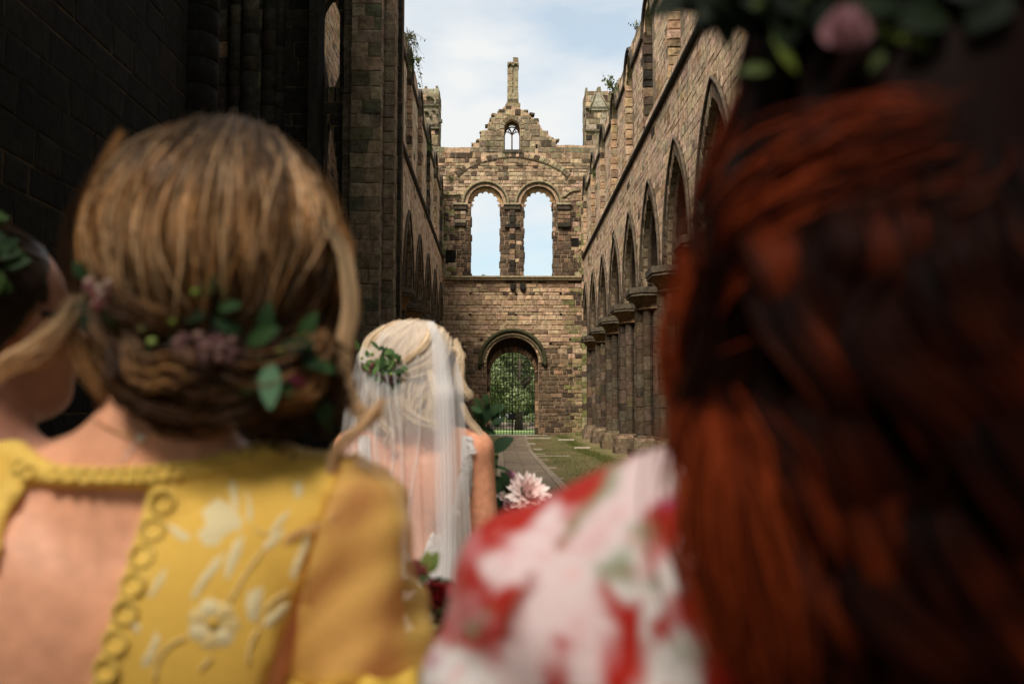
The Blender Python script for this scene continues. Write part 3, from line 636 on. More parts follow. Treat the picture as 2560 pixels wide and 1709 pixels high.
    def fbox(name, x0, y0, x1, y1, dep, col, j=.015):
        p = W(A[0]+x0/A[2], A[1]+y0/A[2]); q = W(A[0]+x1/A[2], A[1]+y1/A[2]); mb = MB(); V = []
        for z in (q[1], p[1]):
            for x, y in ((p[0], -dep), (q[0], -dep), (q[0], dep), (p[0], dep)): V.append((x+random.uniform(-j, j), YW+.4+y+random.uniform(-j, j), z+random.uniform(-j, j)))
        mb.add(V, [(3, 2, 1, 0), (4, 5, 6, 7), (0, 1, 5, 4), (1, 2, 6, 5), (2, 3, 7, 6), (3, 0, 4, 7)]); return mb.build(name, STONE, f, False, col)
    fbox('plinth', 1202, 690, 1330, 745, .36, (.2, .16, .1), .04); fbox('plinth', 1208, 655, 1318, 692, .33, (.12, .095, .06)); fbox('plinth', 1207, 598, 1317, 654, .33, (.27, .225, .15))
    for i in range(4):
        y0 = 340+i*64
        for sx in (0, 1): fbox('shaft_stone', 1210+sx*56, y0, 1258+sx*56, y0+62, .29, vary((.24, .2, .13), .12))
    fbox('shaft_core', 1214, 335, 1313, 600, .24, (.14, .115, .075), 0)
    for sx in (0, 1):
        cx, cz = W(A[0]+(1236+sx*55)/A[2], A[1]+330/A[2]); rr = 24/A[2]*k
        mb = MB(); mb.tube([FW.P(x, z, -.06) for x, z in arch(cx, rr, cz, rr*1.2, 10)], .055, 6); mb.build('blind_arch', STONE, f, True, (.2, .165, .11))
    fbox('cap', 1208, 300, 1318, 338, .27, (.1, .08, .055)); fbox('cap', 1212, 288, 1316, 302, .34, (.26, .215, .15), .03); fbox('cap_stump', 1266, 240, 1318, 290, .2, (.17, .135, .09), .03); fbox('cap_stump', 1270, 232, 1288, 244, .1, (.17, .135, .09), .02)
    for sx in (-1, 1):
        p = W(A[0]+(1262+sx*74)/A[2], A[1]+700/A[2]); mb = MB(); x = p[0]; mb.add([(x, YW+.1, p[1]), (x-sx*.32, YW+.1, p[1]-.02), (x-sx*.22, YW+.1, p[1]-.3), (x, YW+.7, p[1]), (x-sx*.32, YW+.7, p[1]-.02), (x-sx*.22, YW+.7, p[1]-.3)], [(0, 1, 2), (5, 4, 3), (0, 3, 4, 1), (1, 4, 5, 2), (2, 5, 3, 0)]); mb.build('broken_coping', STONE, f, False, (.3, .26, .18))
    # loose rubble steps along the broken gable
    for i in range(3, len(gable)-3):
        if i in (19, 20): continue
        for _ in range(2):
            x, z = W(A[0]+gable[i][0]/A[2], A[1]+gable[i][1]/A[2]); x += random.uniform(-.12, .12); s = random.uniform(.1, .2)
            mb = MB(); V, F = block_geo(.03, .12); y0 = YW+random.uniform(.1, 1.0); mb.add([(x+v[0]*s*2, y0-(v[1]-.5)*s*2.2, z-.02+v[2]*s) for v in V], F); mb.build('rubble_stone', STONE, root, False, pick((2, OLIVE), (1.5, DARK), (1, TAN)))
    return root
west_wall()
# ------------------------------------------------------------------ corner turrets behind the side walls
def turret(x0, x1, ytop, label, left):
    Y = YW+.9; p = atY(x0, ytop, Y); q = atY(x1, ytop, Y); zt = p.z; zb = 10.0
    root = empty('corner_turret', ((p.x+q.x)/2, Y+1, zb), label, 'turret', 'corner turrets of the end wall')
    fr = Frame((0, Y, 0), (1, 0, 0), (0, -1, 0)); frs = Frame(((q.x if left else p.x), 0, 0), (0, 1, 0), ((1, 0, 0) if left else (-1, 0, 0)))
    mb = MB(); mb.box((p.x+.02, Y+.02, gz(Y)-.1), (q.x-.02, Y+2.2, zt-.1)); mb.build('mortar_core', MORTAR, root, False, (.3, .25, .17))
    colf = lambda s, z: pick((2, GREY), (2, OLIVE), (2, DARK), (1, TAN), (.8, BLACK))
    masonry(fr, courses([[(p.x, zb), (q.x, zb), (q.x, zt), (p.x, zt)]], zb, zt, (.28, .45), (.4, .8)), colf, root, STONE, limit=90)
    masonry(frs, courses([[(Y, zb), (Y+2.2, zb), (Y+2.2, zt), (Y, zt)]], zb, zt, (.28, .45), (.4, .8)), colf, root, STONE, limit=60, stuff='side_masonry')
    # broken crown: pinnacle stumps, a string course and a gablet
    k = Y/FPX; c = (.2, .175, .12)
    def b_(name, x, y, w_, h, d=.4, col=c):
        a = atY(x, y, Y); mb = MB(); V = []; j = .03
        for z, e in ((a.z, 1.0), (a.z+h*k, .7)):
            for sx, sy in ((-1, 0), (1, 0), (1, 1), (-1, 1)): V.append((a.x+sx*w_*k/2*e+random.uniform(-j, j), Y+sy*d, z+random.uniform(-j, j)))
        mb.add(V, [(3, 2, 1, 0), (4, 5, 6, 7), (0, 1, 5, 4), (1, 2, 6, 5), (2, 3, 7, 6), (3, 0, 4, 7)]); mb.build(name, STONE, root, False, col)
    xs = (1092, 1065) if left else (1466, 1498)
    b_('pinnacle_stump', xs[0], ytop+2, 6, 10); b_('pinnacle_stump', xs[1], ytop+2, 13 if not left else 8, 14 if not left else 8)
    for yy in (ytop+97, ytop+40): 
        a = atY(x0-1, yy, Y); b2 = atY(x1+1, yy, Y); mb = MB(); mb.box((a.x, Y-.16, a.z-.1), (b2.x, Y+.1, a.z)); mb.build('string_course', STONE, root, False, (.13, .11, .08))
    if not left:
        g = [atY(*pp, Y-.12) for pp in ((1475, 275), (1489, 232), (1500, 232), (1522, 275))]; V = g+[Vector((v.x, Y+.05, v.z)) for v in g]
        obj('gablet', V, [(0, 1, 2, 3), (0, 4, 5, 1), (1, 5, 6, 2), (2, 6, 7, 3), (3, 7, 4, 0)], STONE, root, (1, 1, 1), False, (.3, .28, .23))
        for u0, u1 in (((1473, 277), (1488, 232)), ((1501, 232), (1524, 277))):
            mb = MB(); mb.tube([atY(*u0, Y-.16), atY(*u1, Y-.16)], .05, 6); mb.build('gablet_moulding', STONE, root, True, (.22, .19, .13))
    else:
        for (xx, yy, rr) in ((1074, 258, .42), (1066, 290, .3), (1085, 285, .22)):
            a = atY(xx, yy, Y); mb = MB(); mb.tube([Vector((a.x+rr*math.cos(t)*.9, Y-.1, a.z+rr*math.sin(t))) for t in np.linspace(-.4, 2.2, 9)], .09, 6); mb.build('broken_moulding', STONE, root, True, (.16, .14, .1))
        a = atY(1100, 301, Y); mb = MB(); mb.box((a.x-.2, Y, a.z-.1), (a.x+.14, Y+.3, a.z+.08)); mb.build('projecting_stone', STONE, root, False, (.1, .085, .065))
turret(1040, 1097, 222, 'broken corner turret with a curved moulding and a projecting stone', True)
turret(1464, 1535, 228, 'broken corner turret with a smooth stone gablet', False)
# ------------------------------------------------------------------ dark crossing at the left: near wall, transept wall, crossing pier
def XC(px, Y): return atY(px, 900, Y).x
def dark_parts():
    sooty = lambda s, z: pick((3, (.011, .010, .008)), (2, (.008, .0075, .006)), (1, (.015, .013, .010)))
    # near wall of the presbytery
    X = -4.88; root = empty('presbytery_wall', (X, 9, 0), 'black sooty ashlar wall with thin pale mortar joints behind the blonde woman', 'wall')
    fr = Frame((X, 0, 0), (0, 1, 0), (1, 0, 0))
    y1 = 12.9
    extrude_poly(fr, [(5.2, -.1), (y1, -.1), (y1, 17), (5.2, 17)], [], 0, -1.2).build('mortar_core', MORTAR, root, False, (.06, .042, .024))
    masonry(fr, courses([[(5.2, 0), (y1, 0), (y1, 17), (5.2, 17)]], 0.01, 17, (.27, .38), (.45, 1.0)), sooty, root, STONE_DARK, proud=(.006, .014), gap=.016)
    pr, ti = drum_profile(.33, 17, .27, .38, [(2, (.008, .0075, .006)), (1, (.011, .01, .008))])
    mb = MB(); mb.lathe(pr, (X-.02, 13.25, 0), 20, ti); mb.build('respond_shaft', STONE_DARK, root, True)
    mb = MB(); mb.box((X-1.3, 12.9, -.05), (X-.06, 13.9, 17)); mb.build('respond_core', STONE_DARK, root, False, (.03, .026, .02))
    # transept wall, pierced by two slits
    Y = 23.0; root = empty('transept_wall', (-7, Y, 0), 'dark transept wall with clustered shafts and two tall slits through to lit masonry', 'wall')
    fr = Frame((0, Y, 0), (1, 0, 0), (0, -1, 0)); T = lambda x, y: (lambda p: (p.x, p.z))(atY(x, y, Y))
    lo = [T(*p) for p in ((802, 1040), (806, 640), (810, 430), (815, 350), (820, 302), (828, 330), (836, 375), (843, 430), (847, 500), (848, 1040))]
    up = [T(480+x/3.734, y/3.734) for x, y in ((1290, -30), (1235, 60), (1200, 190), (1208, 450), (1240, 640), (1262, 800), (1300, 880), (1335, 800), (1375, 700), (1382, 150), (1340, 20), (1335, -30))]
    out_ = [(-16, -.1), (-3.05, -.1), (-3.05, 17), (-16, 17)]
    extrude_poly(fr, out_, [lo, up], 0, -.35).build('mortar_core', MORTAR, root, False, (.13, .09, .055))
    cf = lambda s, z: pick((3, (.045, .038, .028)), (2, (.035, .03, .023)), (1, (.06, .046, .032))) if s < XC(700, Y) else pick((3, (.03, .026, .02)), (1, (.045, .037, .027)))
    cf2 = lambda s, z: pick((2, (.12, .095, .065)), (2, (.07, .058, .042)), (.7, (.3, .2, .12))) if s < XC(560, Y) else cf(s, z)  # masonry beside the shafts coloured lighter, as if catching light
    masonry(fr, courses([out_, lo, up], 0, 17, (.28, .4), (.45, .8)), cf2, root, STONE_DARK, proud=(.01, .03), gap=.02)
    for px, r in ((572, .16), (590, .1), (612, .24), (634, .12), (660, .2), (684, .13)):
        pr, ti = drum_profile(r, 17, .35, .7, [(3, (.04, .034, .026)), (2, (.028, .025, .02)), (.5, (.09, .07, .05))]); mb = MB(); mb.lathe(pr, (XC(px, Y-.1), Y-.1, 0), 14, ti); mb.build('shaft', STONE_DARK, root, True)
    mb = MB(); mb.box((XC(759, 22.2), 22.2, -.05), (XC(800, Y), Y-.02, 17)); mb.build('arch_jamb', STONE_DARK, root, False, (.024, .021, .017))
    # mossy broken vault stone between the two slits
    mb = MB(); V, F = block_geo(.05, .2); p = atY(832, 262, Y+.3); mb.add([p+Vector((v[0]*.7, v[1]*.4, v[2]*.75)) for v in V], F); mb.build('mossy_vault_stone', STONE, root, False, (.07, .08, .03))
    # crossing pier
    root = empty('crossing_pier', (-3.6, 23.4, 0), 'tall dark square-cut crossing pier standing before the left nave wall', 'pier')
    def shaft(xa, xb, ya, yb, h, col, mc):
        mb = MB(); mb.box((xa+.02, ya+.02, -.05), (xb-.02, yb, h)); mb.build('mortar_core', MORTAR, root, False, mc)
        for fr, a, b_ in ((Frame((0, ya, 0), (1, 0, 0), (0, -1, 0)), xa, xb), (Frame((xb, 0, 0), (0, 1, 0), (1, 0, 0)), ya, yb)):
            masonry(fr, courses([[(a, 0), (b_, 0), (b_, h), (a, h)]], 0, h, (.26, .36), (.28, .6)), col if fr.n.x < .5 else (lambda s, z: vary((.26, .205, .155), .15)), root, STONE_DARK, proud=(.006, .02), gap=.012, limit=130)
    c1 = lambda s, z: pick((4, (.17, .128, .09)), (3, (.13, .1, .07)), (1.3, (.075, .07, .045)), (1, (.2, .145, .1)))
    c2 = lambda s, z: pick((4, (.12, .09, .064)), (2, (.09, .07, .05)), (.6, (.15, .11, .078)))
    YA, YB = 22.1, 22.45
    shaft(XC(868, YA), XC(946, YA), YA, YA+.8, 17, c1, (.15, .105, .065)); shaft(XC(848, YB), XC(981, YB), YB, YB+1.75, 17, c2, (.12, .085, .055))
dark_parts()
# roof and walls added out of view to keep sky light off the transept
mb = MB(); mb.box((-16, 4.4, 17.0), (-4.7, 26.0, 17.4)); mb.box((-16.4, 4.0, 0), (-16, 26, 17)); mb.box((-16, 25.6, 0), (-7.8, 26, 17)); mb.box((-16, 4.0, 0), (-6.0, 4.4, 17))
tag(mb.build('transept_shade_shell', STONE_DARK, None, False, (.04, .035, .028)), 'added unseen roof and walls keeping sky light out of the transept', 'shade blocker')
# ------------------------------------------------------------------ gate in the doorway
# vault added out of view to cut sky light; then the far presbytery wall
mb = MB()
for i in range(8):
    x0, x1 = -5.0+i*.36, -5.0+(i+1)*.36; z0 = 13.2+1.6*math.sin(i/8*1.3); z1 = 13.2+1.6*math.sin((i+1)/8*1.3)
    mb.add([(x0, 4.4, z0), (x1, 4.4, z1), (x1, 14.0, z1), (x0, 14.0, z0), (x0, 4.4, z0+.5), (x1, 4.4, z1+.5), (x1, 14.0, z1+.5), (x0, 14.0, z0+.5)], [(3, 2, 1, 0), (4, 5, 6, 7), (0, 1, 5, 4), (2, 3, 7, 6), (1, 2, 6, 5), (3, 0, 4, 7)])
tag(mb.build('crossing_shade_vault', STONE_DARK, None, False, (.04, .035, .028)), 'added unseen stone vault keeping sky light off the black sooty wall', 'vault')
def far_presbytery():
    X = 5.6; fr = Frame((X, 0, 0), (0, 1, 0), (-1, 0, 0)); root = empty('presbytery_wall', (X, 2, 0), 'sooty stone wall of the presbytery beyond the red-haired woman', 'wall')
    extrude_poly(fr, [(-6, -.1), (9.8, -.1), (9.8, 14), (-6, 14)], [], 0, -1.2).build('mortar_core', MORTAR, root, False, (.10, .07, .04))
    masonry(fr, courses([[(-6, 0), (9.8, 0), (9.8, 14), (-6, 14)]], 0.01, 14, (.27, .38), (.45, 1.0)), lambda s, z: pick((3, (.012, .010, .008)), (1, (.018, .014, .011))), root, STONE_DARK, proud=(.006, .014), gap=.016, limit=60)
far_presbytery()
def presbytery_vault():
    # the surviving vault behind and above the camera: its unseen edge is placed to half-shade the guests
    ye, y0 = -7.6, -17.0; root = empty('presbytery_vault', (0, -11, 0), 'surviving dark stone vault behind the guests, unseen, its edge placed to shade them', 'vault'); mb = MB(); n = 14
    P = [(-5.6+11.9*i/n, 11.0+1.3*math.sin(math.pi*i/n)) for i in range(n+1)]
    for (x0, z0), (x1, z1) in zip(P, P[1:]):
        mb.add([(x0, y0, z0), (x1, y0, z1), (x1, ye, z1), (x0, ye, z0), (x0, y0, z0+.5), (x1, y0, z1+.5), (x1, ye, z1+.5), (x0, ye, z0+.5)], [(3, 2, 1, 0), (4, 5, 6, 7), (0, 1, 5, 4), (2, 3, 7, 6), (1, 2, 6, 5), (3, 0, 4, 7)])
    mb.build('vault_web', STONE_DARK, root, False, (.09, .075, .055))
    for x0, x1 in ((-6.0, -4.9), (5.6, 6.8)):
        mb = MB(); mb.box((x0, y0, -.05), (x1, -6.1 if x0 > 0 else 4.0, 11.05 if x0 > 0 else 10.9)); mb.build('side_wall', STONE_DARK, root, False, (.07, .058, .043))
presbytery_vault()
def gate():
    c = atY(1281.5, 900, YW).x; k = YW/FPX; Yg = YW+.95; zb = gz(YW)
    root = empty('iron_gate', (c, Yg, zb), 'tall black iron gate of thin crossed bars filling the arched doorway', 'gate')
    zi = atY(0, 931, YW).z; a = 55*k; n = 15
    for i in range(n):
        x = c-a+2*a*(i+.5)/n; top = zi+math.sqrt(max(0, a*a-(x-c)**2))*.96; mb = MB(); r = .018 if i != n//2 else .03; mb.box((x-r, Yg-r, zb+.03), (x+r, Yg+r, top)); mb.build('vertical_bar', IRON, root)
    z = zb+.18; j = 0
    while z < zi+a-.1:
        h = a if z < zi else math.sqrt(max(0, a*a-(z-zi)**2)); mb = MB(); mb.box((c-h, Yg-.022, z-.017), (c+h, Yg-.014, z+.017)); mb.build('cross_bar', IRON, root); z += .42; j += 1
    mb = MB(); p = atY(1280, 1038, YW+.9); mb.box((p.x-.24, Yg-.07, p.z-.28), (p.x+.22, Yg-.02, p.z+.12)); mb.build('lock_plate', IRON, root)
    mb = MB(); mb.tube([(p.x, Yg-.06, p.z-.3), (p.x, Yg-.06, zb+.03)], .028, 6); mb.build('drop_bolt', IRON, root)
gate()
# ------------------------------------------------------------------ beyond the gate: trees, hedge, rubble wall
def leaf_cloud(name, lobes, n, size, cols, parent, loc=(0, 0, 0), seed=1, matl=None, shell=.55):
    rg = np.random.default_rng(seed); L_ = np.array(lobes, float); wgt = L_[:, 3]**2; wgt /= wgt.sum(); idx = rg.choice(len(L_), n, p=wgt)
    d = rg.normal(size=(n, 3)); d /= np.linalg.norm(d, axis=1)[:, None]; rad = (shell+(1-shell)*rg.random(n)**.6)*L_[idx, 3]*(1+.18*rg.normal(size=n)*.5)
    p = L_[idx, :3]+d*rad[:, None]*np.array([1, 1, .85]); s = size*(.6+.8*rg.random(n))
    u = rg.normal(size=(n, 3)); u /= np.linalg.norm(u, axis=1)[:, None]; v = np.cross(u, d+rg.normal(size=(n, 3))*.5); v /= np.linalg.norm(v, axis=1)[:, None]
    V = np.stack([p-u*s[:, None], p+v*s[:, None]*.5, p+u*s[:, None], p-v*s[:, None]*.5], 1).reshape(-1, 3); F = np.arange(4*n).reshape(-1, 4)
    C_ = np.array(cols)[rg.integers(0, len(cols), n)]*(.7+.6*rg.random((n, 1))); T = np.repeat(C_, 4, axis=0)
    me = bpy.data.meshes.new(name); me.from_pydata(V.tolist(), [], F.tolist()); me.materials.append(matl or LEAF)
    a = me.color_attributes.new('tint', 'FLOAT_COLOR', 'POINT'); t = np.ones((len(V), 4), np.float32); t[:, :3] = T; a.data.foreach_set('color', t.ravel())
    return link(name, me, parent, loc)
def tree(x, y, h, cr, label, cols, seed, group='trees beyond the gate', n=16000, low=.25, trunk=True, lobes_n=34, leaf=.2):
    rg = random.Random(seed); root = empty('broadleaf_tree', (x, y, gz(61)), label, 'tree', group)
    mb = MB(); th = h*low+1
    mb.tube([(0, 0, -.1), (.05, .0, th*.5), (-.05, .1, th), (.2, 0, h*.6)], [.42, .34, .28, .1], 8)
    for i in range(7):
        a = rg.random()*6.28; z = th*rg.uniform(.8, 1.5); l = cr*rg.uniform(.5, .85); mb.tube([(0, 0, z), (math.cos(a)*l*.5, math.sin(a)*l*.5, z+l*.35), (math.cos(a)*l, math.sin(a)*l, z+l*.6)], [.16, .1, .04], 6)
    o = mb.build('trunk', BARK, root, True); o.location = (0, 0, 0)
    lob = []
    for i in range(lobes_n):
        t = rg.random(); z = h*(low+.06+(1-low-.1)*t); rr = cr*math.sqrt(max(.08, 1-((t-.38)/.68)**2))*rg.uniform(.35, .95); a = rg.random()*6.28; lob.append((rr*math.cos(a), rr*math.sin(a), z, cr*rg.uniform(.2, .34)))
    leaf_cloud('crown', lob, n, leaf, cols, root, (0, 0, 0), seed)
G1 = [(.16, .19, .085), (.22, .25, .12), (.28, .31, .16), (.10, .125, .05)]; G2 = [(.03, .06, .018), (.045, .085, .022), (.06, .1, .03)]
tree(.9, 92, 12.2, 5.6, 'pale green bushy tree standing squarely behind the iron gate', G1, 3, n=42000, low=.15, leaf=.15, lobes_n=46)
tree(-5.4, 97, 12.2, 4.4, 'dark green tree beside the pale tree, half hidden by the gate jamb', G2, 5, n=12000, low=.12, leaf=.24)
tree(7.5, 104, 13, 5, 'dark tree farther off beside the pale tree behind the gate', G2, 8, n=9000, low=.1, leaf=.26)
tree(-.5, 118, 14, 8, 'far dark tree filling the gap behind the pale tree', [(.06, .1, .03), (.04, .07, .02)], 9, n=12000, low=.1, leaf=.32)
def shrub(x, y, r, label, seed, cols):
    root = empty('shrub', (x, y, .42), label, 'shrub', 'shrubs behind the low rubble wall')
    mb = MB()
    for i in range(5): mb.tube([(0, 0, 0), (random.uniform(-r, r)*.5, random.uniform(-r, r)*.5, r*.9)], [.05, .02], 5)
    o = mb.build('stem', BARK, root); o.location = (0, 0, 0); lob = [(random.uniform(-r, r)*.8, random.uniform(-r, r)*.6, r*random.uniform(.3, .9), r*.5) for _ in range(7)]; leaf_cloud('foliage', lob, 2500, .13, cols, root, (0, 0, 0), seed)
shrub(-3.6, 106, 1.3, 'light green shrub by the trunk of the half-hidden dark tree', 21, G1); shrub(3.4, 108, 1.4, 'largest light green shrub behind the low rubble wall', 22, G1); shrub(1.2, 111, 1.2, 'small light shrub under the pale tree', 23, G1); shrub(-1.0, 110, 1.1, 'low pale shrub behind the gate bolt', 24, G1)
def low_wall():
    root = empty('rubble_wall', (0, 103, .42), 'low pinkish rubble wall across the lawn beyond the gate', 'wall'); um = [mesh_from('rubble_stone', *block_geo(.05, .16), STONE, (1, 1, 1)) for _ in range(6)]
    x = -5.5
    while x < 6.5:
        l = random.uniform(.5, 1.1)
        for r_ in range(2):
            o = bpy.data.objects.new('rubble_stone', random.choice(um)); COL.objects.link(o); o.parent = root; o.matrix_basis = Matrix.Translation((x+l/2+r_*.3, -.2, .16+.3*r_)) @ Matrix.Diagonal((l*1.02, .9, .34, 1)) ; o.color = (*pick((2, (.5, .38, .33)), (1, (.36, .28, .24)), (1, (.2, .17, .14))), 1)
        x += l
low_wall()
# ------------------------------------------------------------------ wall-top plants
def plant(p, n, spread, label, seed, hang=0, size=.09, name='wall_plant', cat='plant'):
    root = empty(name, p, label, cat, 'plants growing on the wall tops'); rg = random.Random(seed); st = MB(); V = []; F = []; T = []
    for i in range(max(4, n//9)):
        a = rg.uniform(-1, 1); b = rg.uniform(-1, 1); P = [Vector((0, 0, 0)), Vector((a*spread*.5, b*spread*.6, spread*rg.uniform(.2, .6))), Vector((a*spread, b*spread, spread*rg.uniform(-.2, 1)-hang*rg.random()))]
        st.tube(P, [.012, .008, .004], 4)
        for k in range(9):
            t = rg.uniform(.25, 1); q = P[0]*(1-t)**2+P[1]*2*t*(1-t)+P[2]*t*t; q = q+Vector((rg.gauss(0, .05), rg.gauss(0, .05), rg.gauss(0, .05))); s = size*rg.uniform(.5, 1.2)
            u = Vector((rg.gauss(0, 1), rg.gauss(0, 1), rg.gauss(0, 1))).normalized()*s; v = u.cross(Vector((rg.gauss(0, 1), rg.gauss(0, 1), rg.gauss(0, 1)))).normalized()*s*.5
            m_ = len(V); V += [q-u, q+v, q+u, q-v]; F.append((m_, m_+1, m_+2, m_+3)); c = rg.choice([(.07, .1, .03), (.11, .14, .045), (.16, .17, .06), (.05, .075, .025)]); T += [c]*4
    o = st.build('stem', BARK, root); o.location = (0, 0, 0); o = obj('foliage', V, F, LEAF, root, T); o.location = (0, 0, 0)
plant((-XW+.1, 37.2, 15.95), 260, .6, 'trailing ivy clump hanging over the wall top next to the crossing pier', 1, 1.9, .065)
plant((-XW+.05, 38.6, 15.6), 160, .6, 'smaller ivy clump hanging just below the long trailing clump by the crossing pier', 2, 1.6)
plant((-XW+.02, 49.5, 15.2), 90, .5, 'mossy tuft on the wall top near the turret with curved moulding', 3, .8)
plant((XW-.1, 43.6, 16.1), 140, .8, 'leafy twigs sprouting from the wall top near the gablet turret', 4, .2)
plant((XW-.05, 42.2, 15.7), 110, .5, 'green clump just under the leafy twigs on the wall top', 5, .9)
plant((XW-.05, 36.6, 16.1), 60, .6, 'thin dry weed on the pale wall top above the nearer windows', 6, .1, .06)
plant((XW-.02, 53.0, 14.6), 70, .5, 'mossy tuft on the wall beside the stone gablet turret', 7, .8)
p = atY(1213, 692, YW+.2); plant(p, 40, .3, 'tiny weed growing on the sill of a tall round-headed window', 8, 0, .07)
p = atY(1122, 487, YW-.15); plant(p, 50, .35, 'small green tuft on the hood string beside the paired windows', 9, .3, .07)
p = atY(1125, 447, YW-.1); plant(p, 50, .35, 'small green tuft at the foot of the relieving arch', 10, .2, .07)
# grass growing along the foot of the right arcade
def turf():
    rg = np.random.default_rng(4); n = 9000; x = np.concatenate([rg.uniform(1.0, 3.6, n//2), rg.normal(2.9, .25, n-n//2)]); y = rg.uniform(20, 60.5, n); keep = rg.random(n) < .75
    x, y = x[keep], y[keep]; n = len(x); z = np.array([gz(v) for v in y]); h = rg.uniform(.02, .07, n)*(1+1.2*(np.abs(x-2.9) < .3)); a = rg.uniform(0, 6.28, n); wd = .012
    V = np.stack([np.stack([x-wd*np.cos(a), y-wd*np.sin(a), z], 1), np.stack([x+wd*np.cos(a), y+wd*np.sin(a), z], 1), np.stack([x+rg.normal(0, .02, n), y+rg.normal(0, .02, n), z+h], 1)], 1).reshape(-1, 3)
    T = np.repeat(np.array([(.12, .13, .03), (.17, .17, .05), (.1, .12, .03)])[rg.integers(0, 3, n)], 3, 0)
    tag(obj('grass', V, np.arange(3*n).reshape(-1, 3), LEAF, None, T), 'thin short grass on the mossy nave floor beside the arcade piers', 'grass', kind='stuff')
turf()
# ================================================================== PEOPLE
def nz(a): return np.asarray(a, float)
class Field:
    """smooth union of round cones and ellipsoids on a grid; surface taken by naive surface nets"""
    def __init__(s, lo, hi, h):
        s.lo = nz(lo); s.h = h; s.n = np.ceil((nz(hi)-s.lo)/h).astype(int)+1; s.f = np.full(s.n, .2, np.float32)
        s.ax = [s.lo[i]+h*np.arange(s.n[i]) for i in range(3)]
    def sub(s, lo, hi):
        i0 = np.clip(np.floor((lo-s.lo)/s.h).astype(int), 0, s.n); i1 = np.clip(np.ceil((hi-s.lo)/s.h).astype(int)+1, 0, s.n)
        sl = tuple(slice(a, b) for a, b in zip(i0, i1)); return sl, np.meshgrid(*[s.ax[k][sl[k]] for k in range(3)], indexing='ij')
    def put(s, sl, d, k):
        a = s.f[sl]; 
        if a.size == 0: return
        if k <= 0: s.f[sl] = np.minimum(a, d); return
        h = np.clip(.5+.5*(a-d)/k, 0, 1); s.f[sl] = a*(1-h)+d*h-k*h*(1-h)
    def cone(s, a, b, ra, rb, k=.02):
        a, b = nz(a), nz(b); m = max(ra, rb)+.12; sl, (X, Y, Z) = s.sub(np.minimum(a, b)-m, np.maximum(a, b)+m)
        d = b-a; L2 = d@d; t = np.clip(((X-a[0])*d[0]+(Y-a[1])*d[1]+(Z-a[2])*d[2])/L2, 0, 1)
        D = np.sqrt((X-a[0]-t*d[0])**2+(Y-a[1]-t*d[1])**2+(Z-a[2]-t*d[2])**2)-(ra+(rb-ra)*t); s.put(sl, D, k)
    def ell(s, c, r, k=.02, rot=None):
        c, r = nz(c), nz(r); m = max(r)+.12; sl, (X, Y, Z) = s.sub(c-m, c+m); P = np.stack([X-c[0], Y-c[1], Z-c[2]], -1)
        if rot is not None: P = P @ np.array(rot)
        k0 = np.linalg.norm(P/r, axis=-1); k1 = np.linalg.norm(P/(r*r), axis=-1); s.put(sl, k0*(k0-1)/np.maximum(k1, 1e-6), k)
    def grid(s): return np.stack(np.meshgrid(*s.ax, indexing='ij'), -1)
    def mesh(s, f=None):
        f = s.f if f is None else f; n = f.shape; ins = f < 0
        c = np.zeros(tuple(x-1 for x in n), np.int8); P = np.zeros(c.shape+(3,), np.float32); cnt = np.zeros(c.shape, np.float32)
        off = [(i, j, k) for i in (0, 1) for j in (0, 1) for k in (0, 1)]
        S = lambda A, o: A[o[0]:n[0]-1+o[0], o[1]:n[1]-1+o[1], o[2]:n[2]-1+o[2]]
        for o in off: c += S(ins, o)
        act = (c > 0) & (c < 8); idx = np.argwhere(act); vid = -np.ones(c.shape, np.int64); vid[act] = np.arange(len(idx))
        acc = np.zeros((len(idx), 3)); num = np.zeros(len(idx))
        for a in range(8):
            for ax in range(3):
                o = off[a]
                if o[ax]: continue
                o2 = list(o); o2[ax] = 1
                fa = f[tuple((idx+np.array(o)).T)]; fb = f[tuple((idx+np.array(o2)).T)]; cr = (fa < 0) != (fb < 0); t = np.where(cr, fa/(fa-fb+1e-12), 0)
                p = np.tile(np.array(o, float), (len(idx), 1)); p[:, ax] = t; acc[cr] += p[cr]; num[cr] += 1
        V = s.lo+s.h*(idx+acc/np.maximum(num, 1)[:, None]); Q = []
        for ax in range(3):
            b, d = [(1, 2), (2, 0), (0, 1)][ax]; sl0 = [slice(None)]*3; sl1 = [slice(None)]*3; sl0[ax] = slice(0, n[ax]-1); sl1[ax] = slice(1, n[ax])
            A = ins[tuple(sl0)]; B = ins[tuple(sl1)]; e = np.argwhere(A != B); ok = (e[:, b] > 0) & (e[:, d] > 0) & (e[:, b] < n[b]-1) & (e[:, d] < n[d]-1); e = e[ok]
            q = []
            for ob, od in ((1, 1), (0, 1), (0, 0), (1, 0)):
                g = e.copy(); g[:, b] -= ob; g[:, d] -= od; q.append(vid[tuple(g.T)])
            q = np.stack(q, 1); fl = ~A[tuple(e.T)]; q[fl] = q[fl][:, ::-1]; Q.append(q)
        return V, np.concatenate(Q)
